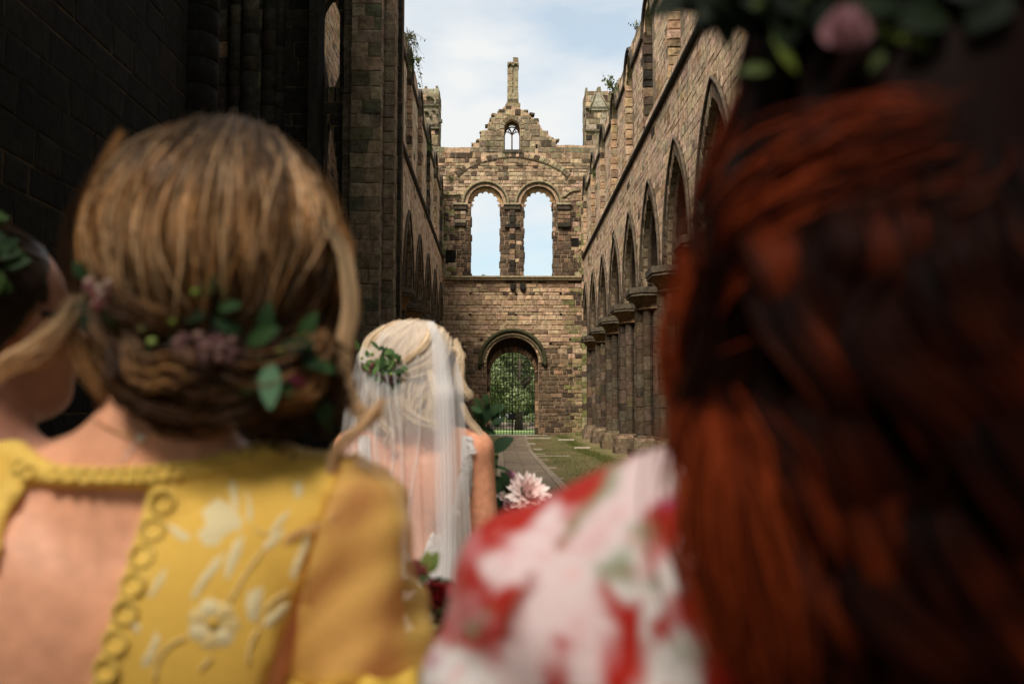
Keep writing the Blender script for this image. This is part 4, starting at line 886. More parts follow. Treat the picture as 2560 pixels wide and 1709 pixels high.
def np_mesh(name, V, F, m, parent, tint=None, smooth=True, col=None):
    me = bpy.data.meshes.new(name); me.vertices.add(len(V)); me.vertices.foreach_set('co', np.asarray(V, np.float32).ravel())
    F = np.asarray(F); k = F.shape[1]; me.loops.add(F.size); me.loops.foreach_set('vertex_index', F.ravel().astype(np.int32)); me.polygons.add(len(F))
    me.polygons.foreach_set('loop_start', np.arange(0, F.size, k, dtype=np.int32)); me.polygons.foreach_set('loop_total', np.full(len(F), k, np.int32))
    me.update(calc_edges=True); me.validate()
    if smooth: me.polygons.foreach_set('use_smooth', [True]*len(me.polygons))
    if m: me.materials.append(m)
    a = me.color_attributes.new('tint', 'FLOAT_COLOR', 'POINT'); t = np.ones((len(V), 4), np.float32)
    if tint is not None: t[:, :3] = tint
    a.data.foreach_set('color', t.ravel()); return link(name, me, parent, None, col)
def poly_sd(poly, x, y):
    """signed distance to a polygon (negative inside), vectorised"""
    P = nz(poly); d = np.full(x.shape, 1e9); ins = np.zeros(x.shape, bool); n = len(P)
    for i in range(n):
        a, b = P[i], P[(i+1) % n]; e = b-a; wx, wy = x-a[0], y-a[1]; t = np.clip((wx*e[0]+wy*e[1])/(e@e), 0, 1); d = np.minimum(d, (wx-e[0]*t)**2+(wy-e[1]*t)**2)
        c = ((a[1] > y) != (b[1] > y)) & (x < (b[0]-a[0])*(y-a[1])/(b[1]-a[1]+1e-12)+a[0]); ins ^= c
    d = np.sqrt(d); return np.where(ins, -d, d)
# ---- materials of skin, hair, cloth
SKIN = simple_mat('skin', (1, 1, 1), .5, .3, .12, 60, .12, 0, 0, .15)
def hair_mat(name, rough=.38, spec=.18, trans=.0):
    m, nt, b = mat(name); N = nt.nodes.new; L = nt.links.new
    at = N('ShaderNodeAttribute'); at.attribute_name = 'tint'; oi = N('ShaderNodeObjectInfo'); mul = N('ShaderNodeMixRGB'); mul.blend_type = 'MULTIPLY'; mul.inputs[0].default_value = 1
    L(at.outputs['Color'], mul.inputs[1]); L(oi.outputs['Color'], mul.inputs[2]); L(mul.outputs[0], b.inputs['Base Color']); b.inputs['Roughness'].default_value = rough; b.inputs['Specular IOR Level'].default_value = spec
    return m
HAIR = hair_mat('hair_fibre'); HAIR_RED = hair_mat('auburn_hair_fibre', .55, .06)
def cloth_mat(name, col, rough=.75, alpha=1.0, trans=.15, bump=.12, scale=260):
    m = simple_mat(name, col, rough, .2, bump, scale, .06, trans); nt = m.node_tree; nt.nodes['Principled BSDF'].inputs['Sheen Weight'].default_value = .15
    if alpha < 1:
        out = nt.nodes['Material Output']; src = out.inputs[0].links[0].from_socket; t = nt.nodes.new('ShaderNodeBsdfTransparent'); ms = nt.nodes.new('ShaderNodeMixShader'); ms.inputs[0].default_value = alpha
        nt.links.new(t.outputs[0], ms.inputs[1]); nt.links.new(src, ms.inputs[2]); nt.links.new(ms.outputs[0], out.inputs[0])
    return m
# ---- hair from guide lines
def resample(P, m):
    P = nz(P); 
    # Catmull-Rom through the points
    Q = np.vstack([2*P[0]-P[1], P, 2*P[-1]-P[-2]]); out = []
    for t in np.linspace(0, len(P)-1-1e-6, m):
        i = int(t); f = t-i; a, b, c, d = Q[i], Q[i+1], Q[i+2], Q[i+3]; out.append(.5*((2*b)+(-a+c)*f+(2*a-5*b+4*c-d)*f*f+(-a+3*b-3*c+d)*f**3))
    return np.array(out)
def strands(name, guides, n, r, cols, jit, seed, parent, m=None, pts=18, wave=.0, wl=.06, taper=True, colfreq=5, sides=4, grad=None, kink=.18, gshift=.12, drift=.0, crand=.4):
    rg = np.random.default_rng(seed); G = np.stack([resample(g, pts) for g in guides]); ng = len(G)
    u = rg.random(n)*(ng-1); i = np.minimum(u.astype(int), max(ng-2, 0)); f = (u-i)[:, None, None]
    P = G[i]*(1-f)+G[np.minimum(i+1, ng-1)]*f
    if drift:
        tt = np.linspace(0, 1, pts)[None]; uu = np.clip(u[:, None]+drift*rg.normal(size=(n, 1))*np.sin(tt*np.pi*1.15)+.35*drift*rg.normal(size=(n, 1))*np.sin(tt*6.3+rg.random((n, 1))*6), 0, ng-1-1e-6); ii = uu.astype(int); ff = (uu-ii)[..., None]; kk = np.arange(pts)[None]*np.ones((n, 1), int); P = G[ii, kk]*(1-ff)+G[np.minimum(ii+1, ng-1), kk]*ff
    t = np.linspace(0, 1, pts); P = P+rg.normal(0, jit, (n, 1, 3))*(.35+.65*np.sin(t*np.pi*.8+.25))[None, :, None]+rg.normal(0, jit*kink, (n, pts, 3)).cumsum(1)*.35
    if wave: 
        seg = np.concatenate([np.zeros((n, 1)), np.linalg.norm(np.diff(P, axis=1), axis=2).cumsum(1)], 1); ph = rg.random((n, 1))*1.2+u[:, None]*2.3
        P = P+np.stack([np.sin(seg/wl*6.28+ph), np.cos(seg/wl*6.28+ph)*.7, 0*seg], -1)*wave*np.minimum(1, t*2.5)[None, :, None]
    T = np.gradient(P, axis=1); T /= np.linalg.norm(T, axis=2, keepdims=True)+1e-9; up = nz((0.31, .9, .28)); X = np.cross(T, up); X /= np.linalg.norm(X, axis=2, keepdims=True)+1e-9; Y = np.cross(T, X)
    rad = r*(.6+.8*rg.random((n, 1)))*np.ones((1, pts)); 
    if taper: rad = rad*np.clip(np.minimum((1-t)*5+.15, t*8+.4), 0, 1)[None]
    ang = np.arange(sides)*2*np.pi/sides; V = P[:, :, None]+(X[:, :, None]*np.cos(ang)[None, None, :, None]+Y[:, :, None]*np.sin(ang)[None, None, :, None])*rad[:, :, None, None]
    base = (np.arange(n)*pts*sides)[:, None, None]+(np.arange(pts-1)*sides)[None, :, None]; k = np.arange(sides)[None, None]; k2 = (k+1) % sides
    F = np.stack([base+k, base+k2, base+sides+k2, base+sides+k], -1).reshape(-1, 4)
    C = nz(cols); ph = np.array([rg.random()*6 for _ in range(3)]); s = .5+.5*np.sin(u*colfreq*1.7+ph[0])*np.cos(u*colfreq*.83+ph[1]); s = np.clip(s*(1.15-crand)+rg.random(n)*crand-.07, 0, .999)*(len(C)-1); j = s.astype(int); cc = C[j]*(1-(s-j))[:, None]+C[np.minimum(j+1, len(C)-1)]*(s-j)[:, None]
    tint = cc[:, None, :]*np.ones((1, pts, 1))
    if grad is not None: 
        sf = gshift*np.sin(u*3.1+ph[2])[:, None]+gshift*.8*rg.normal(size=(n, 1)); g = np.interp(np.clip(t[None]+sf, 0, 1), np.linspace(0, 1, len(grad)), grad); tint = tint*g[:, :, None]
    tint = np.repeat(tint[:, :, None, :], sides, 2).reshape(-1, 3)
    return np_mesh(name, V.reshape(-1, 3), F, m or HAIR, parent, tint)
class Shell:
    """an ellipsoid seen from the camera: turns pixels into points on its near side"""
    def __init__(s, c, r): s.c = nz(c); s.r = nz(r)
    def __call__(s, px, py, off=0.0):
        d = nz(ray(px, py)); d /= np.linalg.norm(d); r = s.r+off; o = (nz(CAM)-s.c)/r; e = d/r; A = e@e; B = o@e; C = o@o-1; D = B*B-A*C
        t = (-B-math.sqrt(D))/A if D > 0 else -B/A
        q = o+e*t
        if D <= 0: q = q/np.linalg.norm(q)*min(np.linalg.norm(q), 1.25)
        return s.c+q*r
    def line(s, pts, off=0.0): return [s(p[0], p[1], off+(p[2] if len(p) > 2 else 0)) for p in pts]
# ---- leaves and flowers (each large leaf or petal a mesh of its own)
def leaf_geo(base, d, up, L_, wd, bend=.25, n=5, fold=.15):
    base, d, up = Vector(base), Vector(d).normalized(), Vector(up); s = d.cross(up).normalized(); up = s.cross(d).normalized(); V = []; F = []
    for i in range(n+1):
        t = i/n; w_ = wd*math.sin(math.pi*min(1, t*.92+.04))**.8*(1-.25*t); c = base+d*(L_*t)-up*(bend*L_*t*t)
        V += [c-s*w_+up*fold*w_, c, c+s*w_+up*fold*w_]
    for i in range(n):
        for k in (0, 1): a = i*3+k; F.append((a, a+1, a+4, a+3))
    return V, F
def put_leaf(parent, base, d, up, L_, wd, col, name='leaf', bend=.25, m=None, fold=.15):
    V, F = leaf_geo(base, d, up, L_, wd, bend, 5, fold); return obj(name, V, F, m or LEAF, parent, (1, 1, 1), True, col)
PETAL = simple_mat('petal', (1, 1, 1), .6, .2, 0, 30, .1, .3)
def rose(parent, c, ax, r, col, seed, name='flower', n=14, opening=.55):
    rg = random.Random(seed); ax = Vector(ax).normalized(); c = Vector(c); x = ax.cross(Vector((.3, .8, .5))).normalized(); y = ax.cross(x); first = None
    for i in range(n):
        t = i/n; a = i*2.4; tilt = .15+opening*t*1.3; d = (x*math.cos(a)+y*math.sin(a)); dirv = ax*math.cos(tilt)+d*math.sin(tilt)
        V, F = leaf_geo(c+d*(r*.12*t)-ax*r*.35, dirv, -d, r*(.75+.35*t), r*(.42+.22*t), -.32, 5, -.35); k = 1-.25*(1-t)+rg.uniform(-.06, .06); cc = tuple(v*k for v in col)
        obj('petal', V, F, PETAL, parent, (1, 1, 1), True, cc)
def dahlia(parent, c, ax, r, col, seed):
    rg = random.Random(seed); ax = Vector(ax).normalized(); c = Vector(c); x = ax.cross(Vector((.3, .2, .9))).normalized(); y = ax.cross(x)
    for ring, (m, tilt, L_, wd) in enumerate([(7, .3, .45, .14), (10, .65, .66, .17), (13, 1.0, .85, .19), (14, 1.35, 1.0, .2), (13, 1.62, 1.02, .2)]):
        for i in range(m):
            a = 6.283*(i+.5*(ring % 2))/m+rg.uniform(-.08, .08); d = x*math.cos(a)+y*math.sin(a); tl = tilt+rg.uniform(-.1, .1); dv = ax*math.cos(tl)+d*math.sin(tl)
            k = .82+.06*ring+rg.uniform(-.06, .06); cc = (col[0]*min(1, k+.1), col[1]*k, col[2]*k); V, F = leaf_geo(c+d*r*.08, dv, ax, r*L_, r*wd, -.12, 4, .35); obj('petal', V, F, PETAL, parent, (1, 1, 1), True, cc)
def bud_cluster(parent, P, r, cols, seed, name='bud'):
    rg = random.Random(seed)
    for p in P:
        mb = MB(); rr = r*rg.uniform(.7, 1.25); mb.lathe([(0.0001, -rr), (rr*.7, -rr*.6), (rr, 0), (rr*.75, rr*.6), (0.0001, rr)], (0, 0, 0), 7); o = mb.build(name, PETAL, parent, True, vary(rg.choice(cols), .15)); o.location = Vector(p)-Vector(parent.location)
# ---- body
def rotz(p, a): return (p[0]*math.cos(a)-p[1]*math.sin(a), p[0]*math.sin(a)+p[1]*math.cos(a), p[2])
def hand_prims(fd, wrist, grip, axis, k=.006, curl=3.4, side=1):
    """palm and five fingers closed round a stem through grip along axis"""
    w_, g, ax = Vector(wrist), Vector(grip), Vector(axis).normalized(); fw = (g-w_); fw = (fw-ax*fw.dot(ax)).normalized(); sd = ax.cross(fw)*side
    palm = g-fw*.012+sd*.026; kn = [palm+ax*(.030-.02*i)+fw*.02 for i in range(4)]
    fd.cone(w_, palm-fw*.03, .024, .026, .015)
    for i in range(4):
        fd.cone(palm-fw*.04+ax*(.016-.011*i), kn[i], .014, .0105, .01); prev = kn[i]; L_ = (.95, 1.05, 1.0, .82)[i]
        for j in range(1, 5):
            a = curl*L_*j/4; p = g+ax*(.030-.02*i)+(sd*math.cos(a)+fw*math.sin(a))*.026; fd.cone(prev, p, .0098-.0006*j, .0092-.0006*j, .003); prev = p
    th = [palm-fw*.03+ax*.028, g-fw*.026+ax*.045-sd*.004, g-fw*.020+ax*.036-sd*.022]
    fd.cone(th[0], th[1], .014, .011, .008); fd.cone(th[1], th[2], .011, .009, .003)
def body_field(o, s=1.0, neck=(0, 0), head=(0, .02, 1.555), elbows=None, wrists=None, grips=None, sh=.172, shz=1.365, h=.0075, turn=0.0, face=0.0, chest=1.0):
    """standing woman, facing +Y; o = ground point"""
    e = elbows or [(-.25, .0, 1.07), (.25, .0, 1.07)]; wr_ = wrists or [(-.16, .22, 1.0), (.16, .22, 1.0)]
    def T(p): q = rotz(p, turn); return (o[0]+q[0]*s, o[1]+q[1]*s, o[2]+q[2]*s)
    allp = [T(p) for p in list(e)+list(wr_)+[(0, 0, 0), (-.3, -.2, 0), (.3, .25, 0), head]]+[g[0] for g in (grips or []) if g]
    lo = np.min(nz(allp), 0)-.16; hi = np.max(nz(allp), 0)+.16; lo[2] = o[2]-.002-.02; hi[2] = o[2]+s*(head[2]+.16)
    fd = Field(lo, hi, h); c = lambda a, b, ra, rb, k=.03: fd.cone(T(a), T(b), ra*s, rb*s, k)
    rm = Matrix.Rotation(turn, 3, 'Z')
    el = lambda p, r, k=.03: fd.ell(T(p), nz(r)*s, k, rm)
    el((0, 0, .93), (.165, .115, .13), .05); el((0, -.03, .88), (.15, .11, .1), .05); el((0, .01, 1.06), (.118, .085, .13), .05)
    el((0, .01, 1.20), (.138*chest, .095, .15), .05); el((0, -.015, 1.29), (.145*chest, .08, .09), .05)
    for sx in (-1, 1):
        c((sx*.034, -.062, 1.0), (sx*.042, -.068, 1.27), .026, .024, .014); el((sx*.09, -.072, 1.275), (.045, .022, .075), .02)
        el((sx*.07, .085, 1.225), (.06, .05, .06), .03); el((sx*.075, -.055, 1.26), (.065, .04, .09), .04)
        c((sx*.03, -.005, 1.40), (sx*(sh-.01), -.002, shz), .045, .05, .05)
        i = 0 if sx < 0 else 1
        S = (sx*sh, 0, shz-.005); E = e[i]; Wr = wr_[i]; c(S, E, .052, .038, .03); M_ = tuple(E[k]*.6+Wr[k]*.4 for k in range(3)); c(E, M_, .038, .036, .015); c(M_, Wr, .036, .025, .015)
        if grips and grips[i]: hand_prims(fd, T(Wr), grips[i][0], grips[i][1], side=sx)
        else:
            d = Vector(Wr)-Vector(E); d.normalize(); g = Vector(Wr)+d*.085; hand_prims(fd, T(Wr), T(tuple(g)), rm @ Vector((sx*.2, .9, .3)).cross(d), side=-sx, curl=2.2)
        c((sx*.085, 0, .88), (sx*.095, .01, .5), .088, .056, .03); c((sx*.095, -.01, .47), (sx*.09, -.025, .32), .052, .052, .02); c((sx*.09, -.025, .32), (sx*.085, -.015, .09), .052, .033, .02); c((sx*.085, -.02, .05), (sx*.095, .13, .03), .036, .026, .02)
    hx, hy, hz = head
    c((neck[0]*.2, -.012, 1.36), (hx*.75, hy*.6-.01, hz-.07), .058, .050, .03)
    F_ = Matrix.Rotation(face, 3, 'Z'); rh = rm @ F_
    def H(p): q = F_ @ Vector(p); return T((hx+q.x, hy+q.y, hz+q.z))
    ce = lambda p, r, k: fd.ell(H(p), nz(r)*s, k, rh)
    ce((0, -.012, .022), (.076, .094, .092), .02); ce((0, .045, -.035), (.056, .048, .078), .03); ce((0, .062, -.085), (.034, .028, .026), .03)
    fd.cone(H((0, .088, .0)), H((0, .112, -.032)), .009*s, .013*s, .012); ce((0, .087, -.062), (.022, .012, .009), .008)
    for sx in (-1, 1): ce((sx*.035, .075, -.025), (.025, .02, .022), .02); ce((sx*.035, .078, .022), (.03, .014, .01), .012); ce((sx*.077, -.005, -.012), (.009, .02, .03), .006)
    return fd, T, H, rh
EYE = simple_mat('eye_white', (.75, .73, .7), .25, .5, 0, 20, .05); IRIS = simple_mat('iris', (.05, .035, .025), .2, .5, 0, 20, .1); LIP = simple_mat('lip', (.42, .13, .11), .4, .4, 0, 40, .1)
def face_parts(parent, H, s=1.0):
    for sx in (-1, 1):
        mb = MB(); mb.lathe([(.0001, -.011*s), (.008*s, -.008*s), (.011*s, 0), (.008*s, .008*s), (.0001, .011*s)], H((sx*.034, .078, .003)), 10); mb.build('eye', EYE, parent, True)
        mb = MB(); mb.tube([H((sx*.034, .086, .003)), H((sx*.034, .0905, .003))], .0048*s, 8); mb.build('iris', IRIS, parent, True)
        mb = MB(); mb.tube([H((sx*.014, .094, .022)), H((sx*.034, .093, .027)), H((sx*.054, .08, .021))], [.002, .003, .0015], 5); mb.build('eyebrow', HAIR, parent, True, (.09, .05, .03))
    mb = MB(); mb.tube([H((-.022, .093, -.062)), H((0, .101, -.059)), H((.022, .093, -.062))], [.002, .005, .002], 6); mb.tube([H((-.02, .093, -.066)), H((0, .100, -.069)), H((.02, .093, -.066))], [.002, .0055, .002], 6); mb.build('lips', LIP, parent, True)
def surf_hit(bvh, px, py):
    d = ray(px, py).normalized(); return bvh.ray_cast(CAM, d)
def bvh_of(o):
    me = o.data; mw = Matrix.Translation(o.location+(o.parent.location if o.parent else Vector()))
    return BVHTree.FromPolygons([mw @ v.co for v in me.vertices], [tuple(p.vertices) for p in me.polygons])
SK = (.74, .35, .21)
YEL = cloth_mat('yellow_crepe', (1, 1, 1), .7, 1, .12); SHEER = cloth_mat('sheer_yellow', (.92, .60, .15), .7, .60, .35); EMB = cloth_mat('embroidery_thread', (1, 1, 1), .55, 1, .1, .5, 500)
REDC = cloth_mat('floral_crepe', (1, 1, 1), .75, 1, .12); LACE = cloth_mat('white_lace', (.92, .9, .88), .75, 1, .25, .6, 180); TULLE = cloth_mat('white_tulle', (.98, .96, .96), .8, .38, .5, 0); TULLE2 = cloth_mat('gathered_tulle', (.98, .96, .97), .8, .45, .4, 0); NAVY = cloth_mat('dark_cloth', (.02, .02, .026), .8)
GOLD = simple_mat('gold', (.75, .5, .22), .3, .5, 0, 40, .05, 0, .9); PEARL = simple_mat('pearl', (.85, .8, .76), .2, .6, 0, 40, .03)
def ell_solid(parts, h, lo, hi, cut=None):
    f = Field(lo, hi, h)
    for c, r, k in parts: f.ell(c, r, k)
    if cut is not None: f.f = np.maximum(f.f, cut(f.grid()))
    return f.mesh()
def head_local(P, H):
    o = nz(H((0, 0, 0))); ex = nz(H((1, 0, 0)))-o; ey = nz(H((0, 1, 0)))-o; ez = nz(H((0, 0, 1)))-o; s = np.linalg.norm(ex); d = (P-o); return np.stack([d@ex, d@ey, d@ez], -1)/s**2
def face_cut(H, y0=.035, k=.6, zlow=-.07):
    def f(P):
        q = head_local(P, H); a = q[..., 1]-(y0+k*q[..., 2]); return np.maximum(a, zlow-q[..., 2])
    return f
# ------------------------------------------------------------------ woman in the yellow dress
def yellow_woman():
    S = .965; O = (-1.02, .87, 0.0); k = .87/FPX
    root = empty('person', O, 'woman seen from behind in a yellow embroidered dress, blonde-brown hair pinned up with flowers', 'person')
    grip = Vector((-.80, 1.20, 1.03))
    fd, T, H, rh = body_field(O, S, (0, 0), (.056, .02, 1.605), [(-.235, -.02, 1.07), (.222, -.02, 1.07)], [(-.15, .22, 1.02), (.215, .255, 1.05)], [None, (grip, (0, .15, 1))], sh=.176, shz=1.358)
    V, F = fd.mesh(); t = np.tile(nz(SK), (len(V), 1)); np_mesh('body', V, F, SKIN, root, t); body = root.children[0]; face_parts(root, H, S)
    G = fd.grid(); px = proj(np.where(G[..., 1:2] > .05, G, 1)); x, y = px[..., 0], px[..., 1]
    A = [(92, 1133), (138, 1159), (253, 1168), (368, 1161), (460, 1152), (552, 1129), (611, 1118), (670, 1085), (1100, 950), (1100, -600), (-600, -600), (-600, 850), (60, 1100)]
    K = [(69, 1218), (207, 1222), (372, 1225), (322, 1391), (276, 1547), (230, 1703), (200, 1900), (-140, 1900), (-70, 1560), (0, 1391), (23, 1290)]
    back = G[..., 1] < O[1]+.03; sA = poly_sd(A, x, y); sK = poly_sd(K, x, y)
    reg = np.where(back, -np.minimum(sA, sK)*k, np.maximum(G[..., 2]-1.33, -.2)); reg = np.where(back & (G[..., 2] > 1.42), .05, reg)
    dx = (G[..., 0]-O[0]); z = G[..., 2]; adx = np.abs(dx)
    seam = adx-np.where(z > 1.17, .122+(z-1.17)*.30, .13); reg = np.where(z > .97, np.maximum(reg, seam), reg); reg = np.where((z > .97) & (G[..., 1] > O[1]+.125), np.maximum(reg, G[..., 1]-O[1]-.125), reg)
    f2 = Field.__new__(Field); f2.__dict__.update(fd.__dict__); f2.f = fd.f.copy()
    f2.cone(T((0, 0, 1.0)), T((0, -.01, .8)), .11, .185, .05); f2.cone(T((0, -.01, .8)), T((0, 0, .28)), .18, .3, .05)
    reg = np.where(z < .22, np.maximum(reg, .22-z), reg)
    band = np.clip(1-np.abs(np.minimum(np.where(sA > 0, sA, 99), np.where((x > 180) & (sK > 0), sK, 99))-24)/30, 0, 1)
    D = np.maximum(f2.f-.007-.003*(band > .2)*back, reg); V, F = f2.mesh(D)
    p = proj(V); sa = poly_sd(A, p[:, 0], p[:, 1]); sk = poly_sd(K, p[:, 0], p[:, 1]); b = ((sa > 0) & (sa < 46)) | ((sk > 0) & (sk < 62) & (p[:, 1] > 1150)); b &= V[:, 1] < O[1]+.03
    t = np.where(b[:, None], nz((.88, .57, .12)), nz((.82, .50, .09))); dress = np_mesh('dress', V, F, YEL, root, t)
    bv = bvh_of(dress)
    z6 = lambda a, b_: (a/2.175, 1060+b_/2.175)
    # eyelet rings on the trim
    rings = [z6(*q) for q in ((300, 275), (390, 280), (470, 283), (550, 280), (620, 281), (690, 280), (750, 278), (810, 275), (880, 265), (950, 255), (1010, 248), (1070, 240), (1140, 228), (1210, 215), (1270, 200), (1330, 185), (880, 420), (830, 570), (770, 715), (720, 870), (680, 1020), (625, 1180), (575, 1330), (100, 230), (160, 260))]
    for i, (a, b_) in enumerate(rings):
        h = surf_hit(bv, a, b_)
        if h[0] is None: continue
        nrm = h[1] if h[1].y < 0 else -h[1]; u = nrm.cross(Vector((0, 0, 1))).normalized(); v = nrm.cross(u); r_ = (.0085 if i >= 16 and i < 23 else .0055); c = h[0]+nrm*.0004
        mb = MB(); mb.tube([c+(u*math.cos(q)+v*math.sin(q))*r_ for q in np.linspace(0, 6.283, 15)], .0021, 6, cap=False); mb.build('eyelet_ring', EMB, dress, True, (.86, .58, .12)); o = root.children  # noqa
    for o in list(dress.children): o.location = (0, 0, 0)
    def patch(poly, name, col, lift=.0009):
        P = [z6(*q) for q in poly]; c = (sum(q[0] for q in P)/len(P), sum(q[1] for q in P)/len(P)); n = len(P); V = []; F = []
        ringsf = (0, .35, .7, 1.0); h0 = surf_hit(bv, *c)
        if h0[0] is None: return
        for rr in ringsf[1:]:
            for q in P:
                h = surf_hit(bv, c[0]+(q[0]-c[0])*rr, c[1]+(q[1]-c[1])*rr)
                if h[0] is None or (h[0]-h0[0]).length > .08: V.append(tuple(h0[0])); continue
                nr = h[1] if h[1].y < 0 else -h[1]; V.append(tuple(h[0]+nr*(lift*(1.6-1.4*rr*rr))))
        nr = h0[1] if h0[1].y < 0 else -h0[1]; V.append(tuple(h0[0]+nr*lift*1.7)); ci = len(V)-1
        for i in range(n): F.append((ci, i, (i+1) % n)); F += [(r_*n+i, (r_+1)*n+i, (r_+1)*n+(i+1) % n, r_*n+(i+1) % n) for r_ in (0, 1)]
        o = obj(name, V, F, EMB, dress, (1, 1, 1), True, col); o.location = (0, 0, 0)
    W1 = (.90, .74, .42); W2 = (.86, .64, .27)
    for pl in ([(1100, 470), (1180, 400), (1240, 430), (1320, 520), (1310, 570), (1230, 600), (1180, 660), (1110, 660), (1070, 600), (1110, 560)], [(1240, 310), (1280, 310), (1300, 420), (1290, 490), (1260, 440)], [(1330, 340), (1360, 400), (1375, 480), (1360, 550), (1340, 500), (1345, 420)],
               [(905, 540), (960, 555), (1040, 610), (1010, 640), (950, 610)], [(1330, 590), (1310, 700), (1250, 830), (1220, 840), (1230, 740), (1270, 640)], [(1220, 690), (1190, 780), (1110, 880), (1060, 950), (1035, 940), (1090, 830), (1160, 740)], [(1600, 320), (1640, 310), (1650, 370), (1620, 410), (1595, 370)],
               [(1590, 460), (1540, 530), (1480, 610), (1455, 600), (1520, 500)], [(1560, 560), (1500, 650), (1430, 690), (1430, 650), (1510, 585)], [(1680, 570), (1690, 640), (1640, 780), (1600, 850), (1570, 820), (1600, 740)], [(910, 770), (890, 850), (825, 945), (803, 935), (850, 840)],
               [(1350, 910), (1430, 880), (1420, 980), (1400, 1080), (1350, 1060), (1335, 980)], [(1420, 1100), (1450, 1040), (1540, 965), (1580, 970), (1540, 1040), (1470, 1100)], [(850, 1120), (872, 1160), (830, 1290), (790, 1325), (762, 1300), (800, 1240)], [(715, 1085), (760, 1080), (765, 1125), (735, 1140)]):
        patch(pl, 'embroidered_petal', W1)
    for i in range(7):
        a = i*.9; cx, cy = 1160+85*math.cos(a), 1085+85*math.sin(a); patch([(cx+math.cos(q)*62+0*q, cy+math.sin(q)*58) for q in np.linspace(0, 5.6, 8)], 'embroidered_petal', W1 if i % 2 else W2, .0009+.00015*i)
    patch([(1160+45*math.cos(q), 1080+45*math.sin(q)) for q in np.linspace(0, 5.6, 8)], 'embroidered_centre', (.72, .44, .08), .0024)
    for st in ([(1010, 1155), (930, 1195), (860, 1285), (845, 1400)], [(1420, 690), (1330, 820), (1250, 960)], [(1400, 1110), (1360, 1200), (1350, 1300)], [(1380, 570), (1440, 600)], [(1560, 910), (1480, 960), (1440, 1010)], [(1150, 1260), (1090, 1330)]):
        Q = resample([(a, b_, 0) for a, b_ in st], 10); pts = [surf_hit(bv, *z6(q[0], q[1])) for q in Q]; pts = [h[0]+(h[1] if h[1].y < 0 else -h[1])*.0004 for h in pts if h[0] is not None]
        if len(pts) > 2: mb = MB(); mb.tube(pts, .0013, 5); o = mb.build('embroidered_stem', EMB, dress, True, W2); o.location = (0, 0, 0)
    # sheer sleeves with frilled cuffs
    for sx in (-1, 1):
        fs = Field((O[0]+sx*.2-.17, O[1]-.15, 1.13), (O[0]+sx*.2+.17, O[1]+.15, 1.45), .006); e = (sx*.222, -.02, 1.07)
        fs.cone(T((sx*.165, 0, 1.352)), T((sx*.205, -.012, 1.17)), .075*S, .072*S, .01); g = fs.grid(); ad = np.abs(g[..., 0]-O[0]); zz = g[..., 2]
        wr_ = .004*np.sin((g[..., 0]*sx*1.0+g[..., 1]*.6-zz*.62)*70)+.002*np.sin((g[..., 0]*sx*.7-g[..., 1]*.5-zz*.8)*150)
        cut = np.maximum(np.where(zz > 1.17, .128+(zz-1.17)*.26, .128)-ad, 1.19-zz); V, F = fs.mesh(np.maximum(fs.f+wr_, cut)); np_mesh('sleeve', V, F, SHEER, root)
        mb = MB(); c = Vector(T((sx*.2, -.011, 1.232))); P = []
        n = 60; Vv = []; Ff = []
        for i in range(n):
            a = 6.283*i/n
            for j, (dr, dz) in enumerate(((.066, .012), (.071+.006*math.sin(a*13), .0), (.070+.010*math.sin(a*13+.6), -.018))): Vv.append((c.x+dr*math.cos(a), c.y+dr*math.sin(a), c.z+dz+.003*math.sin(a*7)))
        for i in range(n):
            for j in (0, 1): Ff.append((i*3+j, ((i+1) % n)*3+j, ((i+1) % n)*3+j+1, i*3+j+1))
        mb.add(Vv, Ff, (.85, .55, .09)); mb.build('cuff_frill', YEL, root, True)
    # ---- hair
    hc = nz(H((0, -.008, .0))); shell = Shell((hc[0], hc[1], 1.545), (.0985, .110, .114)); bunc = nz(atY(535, 905, .845)); bshell = Shell(bunc, (.094, .058, .043))
    parts = [(shell.c, shell.r-.005, .02), (bunc, bshell.r-.006, .05)]
    cutf = face_cut(H, .045, .5, -.16)
    V, F = ell_solid(parts, .006, shell.c-.2-nz((0, 0, .08)), shell.c+.2, cutf); np_mesh('hair', V, F, HAIR, root, np.tile(nz((.05, .026, .014)), (len(V), 1))); hb = root.children[-1]
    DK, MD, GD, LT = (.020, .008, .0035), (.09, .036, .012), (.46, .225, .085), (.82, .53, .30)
    g = [[(430, 330), (300, 400), (232, 520), (217, 640), (250, 770), (330, 850)], [(470, 312), (360, 400), (290, 520), (285, 650), (330, 780), (410, 870)], [(520, 302), (430, 400), (370, 520), (365, 650), (405, 790), (470, 880)], [(560, 300), (500, 400), (460, 530), (455, 660), (475, 790), (520, 890)],
         [(600, 303), (580, 410), (570, 540), (565, 660), (560, 790), (560, 890)], [(640, 313), (660, 420), (672, 540), (662, 660), (640, 790), (605, 890)], [(680, 335), (740, 430), (768, 540), (755, 660), (720, 790), (650, 885)], [(710, 360), (795, 460), (832, 570), (832, 690), (795, 800), (715, 880)]]
    ug = [shell.line([(a, b_, .004 if i else -.002) for i, (a, b_) in enumerate(q)], 0) for q in g]
    strands('hair_strand_layer', ug, 5200, .00062, [DK, DK, MD, DK, GD, MD, LT, DK, DK], .0030, 3, root, colfreq=9.3, grad=[.14, .28, 1.5, 2.0, .75, .22, .11, .14], gshift=.045, kink=.1, drift=.22, crand=.42)  # gradient paints the crown's gloss band and the shade below into the tint
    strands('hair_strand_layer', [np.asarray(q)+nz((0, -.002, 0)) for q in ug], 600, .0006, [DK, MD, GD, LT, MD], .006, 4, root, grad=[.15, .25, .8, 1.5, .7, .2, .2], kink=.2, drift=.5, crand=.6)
    # top of the head towards the face
    tp = []
